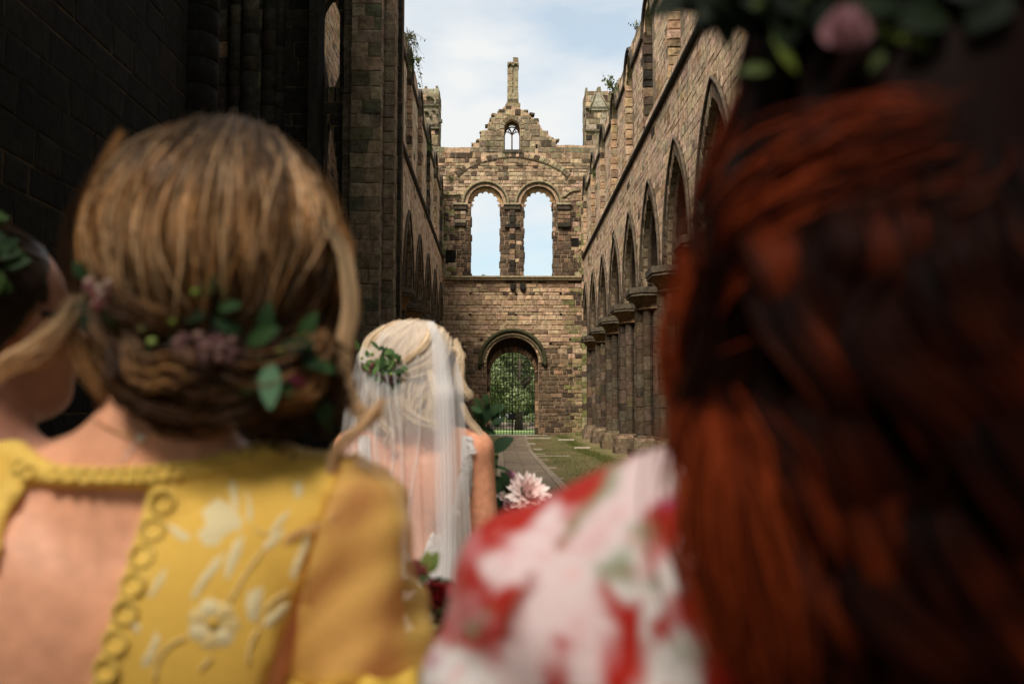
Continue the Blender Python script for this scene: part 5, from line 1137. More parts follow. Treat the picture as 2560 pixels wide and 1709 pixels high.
    for i in range(9):
        a = -1.25+2.5*i/8; tp.append([shell.c+nz((math.sin(a)*r_*shell.r[0], -math.cos(a*.3)*.0+yy*shell.r[1], zz*shell.r[2]))*1.02 for r_, yy, zz in ((.35, -.35, .90), (.55, .05, .86), (.78, .4, .62), (.9, .45, .2), (.95, .25, -.2))])
    strands('hair_strand_layer', tp, 1600, .0008, [DK, MD, GD, MD], .003, 5, root)
    # rolled twists meeting at the back, then the low chignon
    def lock(pts, n, r, cols, jit, sd, sh=None, off=.008, wave=.004, wl=.05, grad=None):
        sh = sh or bshell; pts = [(a, b_-(30 if sh is bshell and b_ > 930 else 0)) for a, b_ in pts]; P = nz(sh.line(pts, off)); return strands('hair_lock', [P+nz((0, 0, jit*1.5)), P-nz((0, 0, jit*1.5))], int(n*2.6), r*.52, cols, jit, sd, root, wave=wave, wl=wl, grad=grad or [.3, .9, .7, .25], kink=.12)
    lock([(235, 770), (310, 850), (400, 905), (500, 920), (560, 905)], 130, .0013, [DK, MD, GD, MD], .006, 11, shell, .01); lock([(260, 700), (330, 760), (420, 800), (470, 850)], 90, .0013, [DK, MD, GD], .006, 12, shell, .008); lock([(830, 780), (770, 840), (690, 890), (610, 920)], 130, .0013, [MD, GD, DK, GD], .006, 13, shell, .01)
    lock([(800, 700), (760, 780), (690, 830), (640, 850)], 90, .0013, [DK, MD, GD], .006, 14, shell, .008); lock([(320, 860), (370, 930), (430, 950), (480, 930), (470, 890)], 110, .0014, [MD, GD, MD, DK], .006, 15, bshell, .012)
    lock([(800, 860), (770, 930), (730, 985), (660, 1010)], 110, .0014, [MD, GD, DK], .007, 16, bshell, .010); lock([(560, 910), (640, 930), (720, 940), (780, 900)], 90, .0014, [GD, MD, DK], .006, 17, bshell, .012)
    lock([(290, 890), (330, 980), (430, 1035), (540, 1050)], 140, .0013, [DK, MD, DK], .008, 18, bshell, .006); lock([(450, 1000), (540, 1025), (640, 1015), (740, 960)], 120, .0013, [DK, MD, GD], .008, 19, bshell, .008); lock([(460, 990), (520, 1010), (590, 1012), (650, 990)], 40, .0013, [GD, MD], .003, 20, bshell, .014)
    lock([(340, 920), (430, 970), (560, 985), (700, 960)], 160, .0013, [DK, MD, DK, MD], .010, 21, bshell, .004); lock([(240, 800), (265, 900), (290, 980), (330, 1030)], 70, .0012, [MD, GD, MD], .006, 22, shell, .004); lock([(640, 1000), (700, 1040), (700, 1080), (660, 1140)], 50, .0010, [DK, MD], .010, 23, bshell, .006)
    lock([(820, 640), (850, 760), (830, 880), (810, 960)], 110, .0012, [MD, GD, GD], .007, 24, shell, .004); lock([(790, 880), (830, 960), (820, 1040), (780, 1090)], 60, .0012, [DK, MD, DK], .010, 25, bshell, .004)
    # loose tendrils
    def free(pts, Y, n, r, cols, jit, sd, **kw):
        P = nz([atY(a, b_, Y+(c[0] if c else 0)) for a, b_, *c in pts]); return strands('hair_tendril', [P, P+nz((jit, 0, 0))], int(n*1.8), r*.55, cols, jit, sd, root, kink=.1, **kw)
    BL = (.82, .57, .33)
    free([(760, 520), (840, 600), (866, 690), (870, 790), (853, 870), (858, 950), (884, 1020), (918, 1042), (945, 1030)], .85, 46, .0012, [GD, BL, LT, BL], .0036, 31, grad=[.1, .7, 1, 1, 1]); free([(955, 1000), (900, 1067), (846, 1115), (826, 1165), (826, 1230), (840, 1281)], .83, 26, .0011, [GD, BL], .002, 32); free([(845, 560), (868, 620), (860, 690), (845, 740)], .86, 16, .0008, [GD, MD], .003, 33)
    free([(841, 1281), (800, 1310), (740, 1330), (690, 1370)], .80, 6, .0006, [GD, LT], .002, 34); free([(300, 330), (240, 460), (218, 620), (245, 750)], .86, 18, .0010, [MD, GD], .003, 35)
    free([(180, 740), (150, 795), (84, 858), (0, 905), (-40, 960)], .82, 26, .0012, [MD, GD, BL, LT, MD], .0055, 36, grad=[.3, .8, 1, 1]); free([(165, 760), (185, 850), (215, 930), (262, 1000)], .83, 26, .0010, [MD, GD], .004, 37); free([(165, 790), (120, 870), (60, 900), (-10, 920)], .83, 12, .0010, [GD, MD], .006, 38)
    free([(235, 420), (170, 560), (160, 700), (170, 760)], .86, 16, .0007, [MD, DK], .005, 39)
    # ---- garland of leaves and buds pinned in the hair
    gl = empty('hair_garland', shell(500, 850, .01), 'garland of dark leaves, mauve blossom and buds pinned across the blonde woman\'s low chignon', 'garland')
    def at(px, py, off=.016): 
        a = shell(px, py, off); b_ = bshell(px, py, off); return Vector(a if a[1] < b_[1] else b_)
    GR = [(.014, .035, .012), (.02, .05, .016), (.03, .07, .02), (.01, .024, .01)]
    lv = [(190, 735, 200, 30), (215, 700, 120, 30), (260, 760, -60, 34), (230, 775, -120, 30), (505, 745, 60, 34), (540, 770, 10, 34), (520, 780, 200, 30), (560, 740, 100, 30), (430, 815, 190, 34), (455, 835, 230, 30), (620, 860, 30, 46), (660, 840, 80, 46), (700, 870, 10, 46), (735, 885, -20, 44), (640, 910, 250, 46), (690, 920, 300, 46), (720, 905, 30, 40), (600, 830, 150, 40), (750, 850, 60, 44), (770, 900, 340, 40), (660, 890, 200, 44), (390, 880, 200, 30), (430, 900, 160, 26), (800, 990, 290, 50), (820, 1000, 80, 40)]
    for i, (px_, py_, an, L_) in enumerate(lv):
        p = at(px_, py_, .014); d = Vector((math.cos(R(an)), -.35, math.sin(R(an)))); o = put_leaf(gl, p, d, (0, -1, .2), L_*k*1.7, L_*k*.5, random.choice(GR)); 
    p = at(676, 905, .022); put_leaf(gl, p, (.05, -.25, -1), (0, -1, -.1), 88*k*1.2, 34*k*.85, (.12, .23, .13), 'leaf', .1)
    bud_cluster(gl, [at(438+random.random()*150, 838+random.random()*62, .020) for _ in range(46)], .0042, [(.15, .07, .065), (.11, .05, .05), (.2, .11, .09)], 2, 'blossom'); bud_cluster(gl, [at(215+random.random()*60, 695+random.random()*70, .018) for _ in range(22)], .004, [(.3, .07, .09), (.2, .09, .08), (.45, .32, .26)], 3, 'blossom')
    bud_cluster(gl, [at(*q, .02) for q in ((488, 731), (380, 855), (432, 805), (352, 825), (700, 880), (720, 902))], .0036, [(.2, .3, .05), (.3, .38, .1)], 4); bud_cluster(gl, [at(738, 938, .02), (at(745, 955, .02)), at(725, 950, .02)], .006, [(.35, .07, .12)], 5)
    # ---- necklace with a bead at the nape
    bb = bvh_of(body); nk = empty('necklace', atY(352, 1095, .8), 'fine necklace with a single bright bead at the nape of the blonde woman', 'necklace'); P = []
    for q in resample([(225, 1040, 0), (262, 1065, 0), (310, 1086, 0), (352, 1094, 0), (420, 1080, 0), (500, 1055, 0)], 18):
        h = surf_hit(bb, q[0], q[1])
        if h[0] is not None: P.append(h[0]-ray(q[0], q[1]).normalized()*.002)
    mb = MB(); mb.tube(P, .0008, 5); mb.build('chain', GOLD, nk, True); 
    h = surf_hit(bb, 352, 1094); c = h[0]-ray(352, 1094).normalized()*.004; mb = MB(); mb.lathe([(.0001, -.0036), (.0026, -.0026), (.0036, 0), (.0026, .0026), (.0001, .0036)], c, 10); mb.build('bead', PEARL, nk, True)
    P = [surf_hit(bb, 345-(q*40), 1100+q*60)[0]+Vector((0, -.0015, 0)) for q in np.linspace(0, 1, 7)]; mb = MB(); mb.tube(P, .0006, 5); mb.build('chain_end', PEARL, nk, True)
    return grip
GRIP = yellow_woman()
# ------------------------------------------------------------------ bouquets
def bouquet(name, c, stem_to, label, fl, leaves, seed):
    root = empty(name, c, label, 'bouquet'); rg = random.Random(seed); mb = MB(); c = Vector(c); st = Vector(stem_to)
    for i in range(9):
        o = Vector((rg.uniform(-.012, .012), rg.uniform(-.012, .012), 0)); mb.tube([st+o-(c-st).normalized()*.07, st+o, c+Vector((rg.uniform(-.05, .05), rg.uniform(-.04, .04), -.02))], .003, 5)
    mb.build('stem_bunch', simple_mat('stem_green', (.06, .1, .03), .6), root, True)
    for p, d, L_, wd, col in leaves: put_leaf(root, p, d, (0, -.7, .7), L_, wd, col, 'leaf', .2)
    for f in fl:
        if f[0] == 'dahlia': dahlia(root, *f[1:])
        elif f[0] == 'rose': rose(root, *f[1:])
        else: bud_cluster(root, *f[1:])
    return root
def small_bouquet():
    Y = 1.2; A_ = lambda x, y, dy=0: Vector(atY(x, y, Y+dy)); k = Y/FPX; G = [(.05, .1, .03), (.1, .17, .05), (.03, .06, .02), (.2, .26, .08)]; rg = random.Random(5); lv = []
    for i in range(26):
        p = A_(1075+rg.uniform(-40, 60), 1490+rg.uniform(-60, 90), rg.uniform(.0, .06)); a = rg.uniform(0, 6.28); lv.append((p, (math.cos(a), rg.uniform(-.5, .3), math.sin(a)), .03, .011, rg.choice(G)))
    lv += [(A_(1062, 1440), (.1, -.2, 1), .03, .010, (.30, .36, .10)), (A_(1075, 1430), (.3, -.2, 1), .026, .009, (.22, .3, .08))]
    fl = [('rose', A_(1095, 1487), (.1, -.9, .35), .026, (.55, .05, .06), 1), ('rose', A_(1045, 1425), (-.2, -.7, .6), .018, (.72, .25, .27), 2), ('rose', A_(1120, 1525, .02), (.4, -.7, .2), .02, (.5, .03, .03), 3), ('bud', [A_(1050+rg.uniform(-8, 40), 1535+rg.uniform(-10, 50)) for _ in range(8)], .006, [(.6, .55, .2), (.7, .65, .45), (.4, .42, .1)], 4), ('bud', [A_(1055+rg.uniform(0, 25), 1455+rg.uniform(-10, 25)) for _ in range(6)], .004, [(.7, .5, .4), (.15, .05, .05)], 6), ('rose', A_(1060, 1600, .02), (-.1, -.9, .2), .022, (.7, .55, .5), 7)]
    bouquet('bouquet', A_(1075, 1500, .03), GRIP, 'small bouquet with a crimson rose held in front of the yellow dress', fl, lv, 3)
small_bouquet()
# ------------------------------------------------------------------ the bride
def bride():
    S = .97; Yb = 2.70; k = Yb/FPX; O = (-.9465, Yb, 0); grip = Vector((-.655, 2.98, 1.02))
    root = empty('person', O, 'bride seen from behind with pale blonde hair, sheer white veil and a low-backed lace dress', 'person')
    fd, T, H, rh = body_field(O, S, (0, 0), (-.005, .02, 1.59), [(-.23, .0, 1.07), (.205, .01, 1.065)], [(-.1, .24, 1.02), (.262, .215, 1.03)], [None, (grip, (0, .1, 1))], sh=.170, shz=1.362, h=.008)
    V, F = fd.mesh(); np_mesh('body', V, F, SKIN, root, np.tile(nz(SK)*nz((1.05, 1.0, .98)), (len(V), 1))); face_parts(root, H, S)
    G = fd.grid(); p = proj(G); x, y = p[..., 0], p[..., 1]; cx = 1040
    D1 = [(1153, 1088), (1186, 1092), (1182, 1200), (1170, 1270), (1168, 1330), (1175, 1400), (1200, 1800), (cx, 1800), (cx, 1420), (1056, 1385), (1080, 1325), (1100, 1345), (1118, 1310), (1135, 1250), (1148, 1180)]
    D2 = [(2*cx-a, b_) for a, b_ in D1]; back = G[..., 1] < O[1]+.02; sd = np.minimum(poly_sd(D1, x, y), poly_sd(D2, x, y))*k
    z = G[..., 2]; reg = np.where(back, sd, np.maximum(z-1.24, np.abs(G[..., 0]-O[0])-.16)); reg = np.where(z > .97, np.maximum(reg, np.abs(G[..., 0]-O[0])-.165), -.05); reg = np.where((z > .97) & (G[..., 1] > O[1]+.14), .05, reg); reg = np.where(z < .02, .05, reg)
    f2 = Field.__new__(Field); f2.__dict__.update(fd.__dict__); f2.f = fd.f.copy(); f2.cone(T((0, 0, 1.02)), T((0, -.01, .8)), .11, .18, .05); f2.cone(T((0, -.02, .8)), T((0, -.03, .05)), .18, .24, .06)
    D = np.maximum(f2.f-.006, reg); V, F = f2.mesh(D); dress = np_mesh('dress', V, F, LACE, root); bv = bvh_of(dress); bb = bvh_of(root.children[0])
    rg = random.Random(3)
    spots = [(1170+rg.uniform(-14, 12), 1095+i*9) for i in range(22)]+[(1135+rg.uniform(-20, 20), 1170+rg.uniform(0, 130)) for i in range(14)]+[(1062+i*3+rg.uniform(-8, 8), 1400-i*9) for i in range(10)]+[(1085+rg.uniform(-20, 60), 1370+rg.uniform(0, 120)) for i in range(22)]
    for a, b_ in spots:
        h = surf_hit(bv, a, b_); h = h if h[0] is not None and h[0].y < Yb+.02 else surf_hit(bb, a, b_)
        if h[0] is None: continue
        nr = h[1] if h[1].y < 0 else -h[1]; an = rg.uniform(0, 6.28); d = Vector((math.cos(an), 0, math.sin(an))); d = d-nr*d.dot(nr)
        o = put_leaf(dress, h[0]+nr*.004, d, nr, rg.uniform(.014, .026), rg.uniform(.004, .007), (1, 1, 1), 'lace_leaf', .15, LACE); o.location = (0, 0, 0)
    # ---- hair
    hc = nz(H((0, -.008, 0))); sh = Shell((hc[0], hc[1]-.006, 1.551), (.102, .112, .112)); low = Shell((hc[0], hc[1]-.01, 1.44), (.105, .095, .12))
    V, F = ell_solid([(sh.c, sh.r-.006, .02), (low.c, low.r-.012, .04)], .007, sh.c-.24-nz((0, 0, .1)), sh.c+.2, face_cut(H, .04, .5, -.2)); np_mesh('hair', V, F, HAIR, root, np.tile(nz((.42, .3, .2)), (len(V), 1)))
    c1, c2, c3, c4 = (.36, .22, .12), (.66, .49, .32), (.84, .68, .49), (.52, .35, .21)
    up = [[(960, 815), (915, 850), (893, 900), (915, 940), (975, 945)], [(1000, 804), (940, 840), (915, 890), (940, 920), (985, 930)], [(1040, 800), (985, 830), (955, 870), (965, 905), (990, 920)], [(1075, 805), (1050, 840), (1020, 880), (1000, 905), (985, 925)], [(1105, 820), (1090, 860), (1060, 895), (1020, 915), (990, 930)], [(1125, 845), (1115, 890), (1085, 920), (1040, 935), (1000, 940)]]
    strands('hair_strand_layer', [sh.line(q, .006) for q in up], 800, .0016, [c1, c2, c3, c2, c4], .004, 1, root, colfreq=7, pts=14); lk = nz(sh.line([(1072, 830), (1066, 858), (1042, 885), (1012, 908), (986, 916)], .014)); strands('hair_lock', [lk, lk+nz((0, 0, .008))], 90, .0015, [c1, c2, c3], .004, 2, root, pts=14)
    dn = []
    for i in range(11):
        t = i/10; x0 = 905+t*215; x1 = 895+t*215; w_ = 10*math.sin(i*2.1); dn.append(low.line([(x0+12, 915), (x0+w_, 970), (x1-w_*.6, 1020), (x1+w_, 1058), (x1+25+w_, 1082)], .012))
    strands('hair_strand_layer', dn, 760, .0016, [c1, c4, c2, c3, c4], .007, 3, root, wave=.006, wl=.12, colfreq=8, pts=14)
    for j, (pts, n) in enumerate((([(1135, 850), (1150, 900), (1148, 945), (1158, 975), (1178, 992)], 40), ([(1130, 870), (1152, 890), (1140, 920), (1146, 960), (1172, 1000)], 26), ([(1150, 1010), (1165, 1050), (1190, 1080), (1205, 1108)], 24), ([(935, 1010), (950, 1060), (975, 1085), (960, 1110)], 18), ([(985, 945), (1000, 1010), (1040, 1050), (1090, 1065)], 60), ([(1070, 930), (1085, 990), (1070, 1040), (1085, 1075)], 50))):
        P = nz([atY(a, b_, Yb-.03 if j < 3 else Yb-.115) for a, b_ in pts]); strands('hair_tendril', [P, P+nz((.006, 0, .004))], n, .0013, [c2, c3, c4], .005, 40+j, root, pts=14)
    # ---- veil: a draped sheet with folds, and a denser gathered fall
    def sheet(name, xl, xr, y0, y1, m, off, nf, amp, seed, nu=90, nv=46):
        rg = np.random.default_rng(seed); ph = rg.random(4)*6; V = []
        for j in range(nv):
            t = j/(nv-1); yy = y0+(y1-y0)*t
            for i in range(nu):
                u = i/(nu-1); a, b_ = np.interp(yy, *xl), np.interp(yy, *xr); xx = a+(b_-a)*u; q1 = sh(xx, yy, .016+off); q2 = atY(xx, yy, Yb-.13-off-.03*t); Y_ = min(q1[1], q2.y) if yy > 900 else q1[1]*.999
                if yy <= 980: s_ = min(1, max(0, (yy-860)/120)); Y_ = q1[1]*(1-s_)+min(q1[1], q2.y)*s_
                Y_ += amp*(.25+t)*(math.sin(u*nf*6.283+ph[0]+1.2*t)+.5*math.sin(u*nf*2.3*6.283+ph[1])); V.append(tuple(atY(xx, yy, Y_)))
        F = [(j*nu+i, j*nu+i+1, (j+1)*nu+i+1, (j+1)*nu+i) for j in range(nv-1) for i in range(nu-1)]; return obj(name, V, F, m, root, (1, 1, 1), True)
    sheet('veil', ([801, 830, 880, 980, 1100, 1530], [1000, 945, 895, 866, 850, 862]), ([801, 830, 880, 960, 1100, 1400, 1530], [1066, 1110, 1140, 1158, 1166, 1182, 1178]), 801, 1560, TULLE, .0, 7, .006, 1)
    sheet('veil_gather', ([803, 860, 1000, 1200, 1530], [1068, 1080, 1084, 1086, 1096]), ([803, 860, 1000, 1200, 1400, 1530], [1085, 1118, 1136, 1144, 1140, 1130]), 803, 1556, TULLE2, .012, 3, .005, 2, 40)
    sheet('veil_gather', ([803, 860, 1000, 1200, 1530], [1072, 1088, 1096, 1100, 1104]), ([803, 860, 1000, 1200, 1400, 1530], [1083, 1108, 1124, 1130, 1128, 1122]), 803, 1556, TULLE2, .02, 3, .005, 12, 30)
    sheet('veil_gather', ([830, 900, 1100, 1560], [955, 900, 868, 868]), ([830, 900, 1100, 1560], [975, 915, 925, 968]), 830, 1556, TULLE, .012, 2, .008, 3, 40)
    for j, (a, b_, c, d) in enumerate(((966, 985, 975, 990), (985, 1005, 1010, 1030), (1056, 1046, 1020, 1000), (948, 940, 960, 975))):
        P = [(a, 930), ((a+b_)/2, 1020), (b_, 1120), (c, 1300), (d, 1540)]; V = []
        for xx, yy in resample([(q[0], q[1], 0) for q in P], 24)[:, :2]:
            for e in (-7, 0, 7): V.append(tuple(atY(xx+e*(.5+.5*(yy-900)/600), yy, min(sh(xx, yy, .02)[1], Yb-.15)-(.006 if e == 0 else 0))))
        obj('veil_fold', V, [(i*3+q, i*3+q+1, i*3+q+4, i*3+q+3) for i in range(23) for q in (0, 1)], TULLE, root, (1, 1, 1), True)
    # ---- leaves pinned at the side of the head
    fl = empty('hair_flowers', sh(945, 920, .02), 'cluster of green leaves and dark blooms pinned to the bride\'s blonde hair', 'hair flowers'); G = [(.05, .11, .03), (.08, .16, .045), (.03, .065, .02), (.12, .2, .06)]
    for i in range(70):
        a = rg.gauss(945, 26); b_ = rg.gauss(917, 20); a = min(1004, max(893, a)); p = Vector(sh(a, b_, .024+rg.uniform(0, .02))); an = rg.uniform(0, 6.28); put_leaf(fl, p, (math.cos(an), -.4, math.sin(an)), (0, -1, .3), rg.uniform(.018, .032), rg.uniform(.006, .010), rg.choice(G))
    bud_cluster(fl, [sh(918+rg.uniform(-12, 14), 915+rg.uniform(-10, 12), .046) for _ in range(14)], .006, [(.2, .09, .07), (.3, .17, .12)], 7, 'blossom'); bud_cluster(fl, [sh(960+rg.uniform(-14, 24), 945+rg.uniform(-8, 14), .044) for _ in range(16)], .007, [(.05, .025, .03), (.09, .04, .04)], 8, 'blossom'); bud_cluster(fl, [sh(*q, .05) for q in ((905, 895), (896, 925), (930, 885), (978, 935))], .005, [(.3, .42, .1)], 9)
    # ---- bouquet
    Y = 2.98; A_ = lambda x_, y_, dy=0: Vector(atY(x_, y_, Y+dy)); kk = Y/FPX; DG = [(.012, .03, .012), (.02, .045, .016), (.03, .06, .02)]; lv = []
    for (a, b_, an, L_, wd) in ((1232, 1128, 40, 60, 26), (1222, 1150, 250, 50, 20), (1210, 1060, 80, 52, 17), (1222, 1045, 60, 46, 15), (1200, 1050, 110, 40, 14), (1205, 1095, 100, 46, 18), (1240, 1190, 300, 60, 20), (1225, 1200, 240, 50, 22), (1248, 1220, 270, 70, 26), (1262, 1250, 200, 50, 22), (1250, 1290, 250, 70, 26), (1290, 1300, 280, 70, 26), (1320, 1310, 330, 60, 22), (1235, 1165, 350, 44, 7), (1270, 1215, 110, 40, 14), (1285, 1245, 60, 36, 18), (1270, 1330, 250, 80, 30), (1310, 1340, 290, 80, 30), (1345, 1330, 320, 70, 26), (1215, 1180, 60, 50, 18), (1245, 1260, 150, 60, 24), (1216, 1010, 95, 26, 12), (1238, 1030, 40, 30, 12), (1205, 1030, 150, 30, 12), (1230, 1060, 30, 34, 13)):
        lv.append((A_(a, b_, rg.uniform(-.02, .03)), (math.cos(R(an)), -.25, math.sin(R(an))), L_*kk, wd*kk, rg.choice(DG)))
    for i in range(40):
        p = A_(1285+rg.gauss(0, 40), 1310+rg.gauss(0, 28), rg.uniform(.02, .08)); an = rg.uniform(0, 6.28); lv.append((p, (math.cos(an), rg.uniform(-.5, .2), math.sin(an)), .05, .017, rg.choice(DG)))
    for i in range(14): lv.append((A_(1225+rg.gauss(0, 14), 1020+i*16, .02+rg.uniform(0, .03)), (rg.uniform(-.6, 1), -.2, rg.uniform(-.3, 1)), .04, .014, rg.choice(DG)))
    pk = (.88, .73, .69)
    bouquet('bouquet', A_(1285, 1300, .03), grip, 'bride\'s bouquet of pale pink dahlias and dark trailing leaves', [('dahlia', A_(1318, 1238), (.35, -.8, .5), .068, pk, 1), ('dahlia', A_(1272, 1218, .04), (-.3, -.5, .8), .05, pk, 2), ('rose', A_(1275, 1262, -.02), (-.3, -.9, 0), .026, (.62, .4, .42), 3), ('rose', A_(1275, 1186), (.3, -.6, .8), .02, (.6, .3, .42), 4), ('rose', A_(1258, 1240, -.01), (-.5, -.8, .2), .022, pk, 5), ('bud', [A_(1325+rg.uniform(-14, 14), 1285+rg.uniform(-10, 14), -.03) for _ in range(9)], .008, [(.75, .4, .3), (.8, .5, .4)], 6), ('rose', A_(1345, 1330, .02), (.1, -.9, .3), .035, (.5, .02, .015), 8)], lv, 9)
bride()
# ------------------------------------------------------------------ woman in the red floral dress
def red_woman():
    S = .985; Y0 = .56; O = (-.492, Y0, 0); k = Y0/FPX
    root = empty('person', O, 'woman with long wavy auburn hair and a red dress printed with pink blossoms', 'person')
    fd, T, H, rh = body_field(O, S, (0, 0), (.012, .02, 1.595), [(-.245, .03, 1.06), (.24, .0, 1.06)], [(-.14, .24, 1.02), (.14, .24, 1.02)], None, sh=.188, shz=1.312, h=.0075)
    V, F = fd.mesh(); np_mesh('body', V, F, SKIN, root, np.tile(nz(SK), (len(V), 1))); face_parts(root, H, S)
    G = fd.grid(); z = G[..., 2]; f2 = Field.__new__(Field); f2.__dict__.update(fd.__dict__); f2.f = fd.f.copy()
    for sx in (-1, 1): f2.cone(T((sx*.165, 0, 1.306)), T((sx*.24, .015, 1.12)), .056, .075, .03)
    f2.cone(T((0, 0, 1.0)), T((0, -.01, .8)), .11, .185, .05); f2.cone(T((0, -.01, .8)), T((0, 0, .2)), .18, .3, .05)
    fold = .003*np.sin(G[..., 0]*70+z*55+np.sin(z*30)*1.2)
    reg = np.maximum(z-1.405, .15-z); reg = np.where((z < 1.08) & (z > .97), np.maximum(reg, np.minimum(np.abs(G[..., 0]-O[0])-.16, .05)), reg); reg = np.where((z > .9) & (G[..., 1] > O[1]+.15), .05, reg)
    D = np.maximum(f2.f-.010+fold, reg); V, F = f2.mesh(D); p = proj(V); x, y = p[:, 0], p[:, 1]; q8 = lambda P: [(1020+a/1.5253, 1020+b_/1.5253) for a, b_ in P]
    col = np.tile(nz((.44, .013, .004)), (len(V), 1)); PK = (.80, .60, .60); WH = (.82, .74, .72); GRN = (.22, .29, .16); MAG = (.45, .05, .16); DKG = (.10, .05, .03); ROS = (.72, .28, .30)
    jx = x+6*np.sin(y*.05)+5*np.sin(x*.031+y*.02); jy = y+6*np.sin(x*.043)
    def ink(c, P, soft=7, a=1.0):
        nonlocal col
        s = poly_sd(q8(P), jx, jy); w_ = np.clip(.5-s/soft/2, 0, 1)[:, None]*a; col = col*(1-w_)+nz(c)*w_
    ink(PK, [(800, 230), (1060, 40), (1140, 60), (1120, 180), (1060, 270), (920, 400), (860, 480), (740, 500), (600, 620), (590, 530), (700, 400)]); ink(PK, [(275, 580), (480, 440), (560, 340), (600, 360), (600, 450), (540, 560), (480, 640), (300, 690)])
    ink(PK, [(480, 640), (640, 480), (840, 420), (830, 560), (740, 640), (760, 760), (830, 850), (740, 900), (700, 1100), (600, 1100), (590, 880), (560, 870), (530, 960), (520, 1100), (240, 1100), (400, 860)]); ink(WH, [(740, 640), (900, 640), (1000, 560), (1050, 460), (1080, 500), (1080, 620), (1000, 740), (960, 800), (890, 920), (880, 750), (790, 720)])
    ink(WH, [(920, 930), (1040, 830), (1110, 900), (1120, 1100), (890, 1100)]); ink(WH, [(30, 1000), (100, 900), (220, 920), (330, 960), (330, 1100), (20, 1100)]); ink(WH, [(620, 560), (780, 440), (820, 460), (800, 560), (700, 640), (620, 680)], 30, .8); ink(ROS, [(640, 540), (720, 470), (760, 440), (740, 500), (680, 570)], 25, .7); ink(ROS, [(600, 860), (640, 800), (700, 780), (680, 850)], 25, .5)
    ink(GRN, [(740, 640), (860, 440), (940, 420), (920, 540), (860, 640)], 14); ink(GRN, [(560, 520), (620, 440), (730, 330), (790, 230), (840, 180), (770, 330), (640, 460)], 14); ink(GRN, [(160, 860), (250, 800), (330, 780), (240, 870)], 10); ink(GRN, [(1080, 900), (1120, 880), (1130, 980)], 10); ink(GRN, [(780, 600), (850, 560), (900, 620), (820, 680)], 14, .7); ink(DKG, [(340, 900), (420, 700), (480, 640), (460, 720), (380, 880)], 16, .8); ink(DKG, [(250, 960), (290, 880), (300, 960)], 12, .7)
    ink(MAG, [(70, 950), (100, 945), (112, 975), (80, 990)], 10); ink(MAG, [(960, 380), (1040, 300), (1050, 330), (980, 400)], 12); ink((.44, .013, .004), [(780, 730), (880, 760), (900, 960), (860, 1100), (730, 1100), (740, 960), (820, 850)], 10); ink((.44, .013, .004), [(930, 560), (975, 520), (960, 620), (905, 660)], 8)
    rp = random.Random(31)
    for _ in range(46):
        cx, cy = rp.uniform(40, 1080), rp.uniform(250, 1040); a_ = rp.uniform(0, 3.14); r1, r2 = rp.uniform(28, 62), rp.uniform(12, 26)
        P = [(cx+r1*math.cos(q)*math.cos(a_)-r2*math.sin(q)*math.sin(a_), cy+r1*math.cos(q)*math.sin(a_)+r2*math.sin(q)*math.cos(a_)) for q in np.linspace(0, 5.6, 9)]
        ink(rp.choice((WH, PK, ROS, ROS, GRN, (.85, .45, .44), (.44, .013, .004))), P, 10, rp.uniform(.45, .85))
    np_mesh('dress', V, F, REDC, root, np.clip(col, 0, 1))
    # ---- hair mass and waves
    hc = nz(H((0, -.008, 0))); sh = Shell((hc[0]+.004, hc[1], 1.568), (.102, .122, .125)); lg = Shell((O[0]+.012, Y0-.092, 1.27), (.114, .075, .46))
    V, F = ell_solid([(sh.c, sh.r-.012, .03), (lg.c, lg.r-nz((.014, .012, .01)), .06)], .008, nz((lg.c[0]-.25, Y0-.25, .78)), nz((lg.c[0]+.25, Y0+.25, 1.74)), lambda P: np.where(P[..., 2] > 1.42, face_cut(H, .04, .5, -.3)(P), P[..., 1]-(Y0+.0)))
    np_mesh('hair', V, F, HAIR_RED, root, np.tile(nz((.008, .0025, .0015)), (len(V), 1)))
    D1, D2, A1, A2 = (.010, .0035, .002), (.03, .007, .003), (.125, .017, .0045), (.27, .042, .010)
    def pt(x_, y_, off=0):
        a = sh(x_, y_, off); b_ = lg(x_, y_, off); t = min(1, max(0, (y_-250)/350)); return a*(1-t)+b_*t
    gs = []; rgl = random.Random(12)
    for i in range(16):
        t = i/15; xt = 1950+t*780; xb = 1760+t*1000; ph = i*.55; gs.append([pt(xt+(xb-xt)*min(1, (yy+150)/900)+(38*math.sin(yy/620*6.28+ph) if yy > 250 else 0), yy, .004) for yy in range(-160, 1900, 110)])
    strands('hair_strand_layer', gs, 2600, .0009, [D1, D2, D1, D2], .0045, 1, root, HAIR_RED, pts=36, colfreq=5.3, kink=.05, drift=.4, grad=[.2, .3, .5, .8, .6, .9, .6, .9])
    for i in range(20):                      # loose S-shaped waves
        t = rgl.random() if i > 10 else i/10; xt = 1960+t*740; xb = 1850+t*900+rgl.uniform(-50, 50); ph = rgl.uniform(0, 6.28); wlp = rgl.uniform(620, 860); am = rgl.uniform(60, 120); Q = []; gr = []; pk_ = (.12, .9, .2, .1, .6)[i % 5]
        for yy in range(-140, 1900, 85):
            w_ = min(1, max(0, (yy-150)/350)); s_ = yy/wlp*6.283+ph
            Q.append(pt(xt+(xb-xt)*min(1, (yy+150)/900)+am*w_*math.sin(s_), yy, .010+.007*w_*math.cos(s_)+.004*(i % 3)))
            wc = min(1, max(0, (yy-420)/260)); gr.append(.02+.04*w_+wc*.8*pk_*max(0, math.cos(s_-.5))**5)  # highlights painted into strand colour where each wave bulges
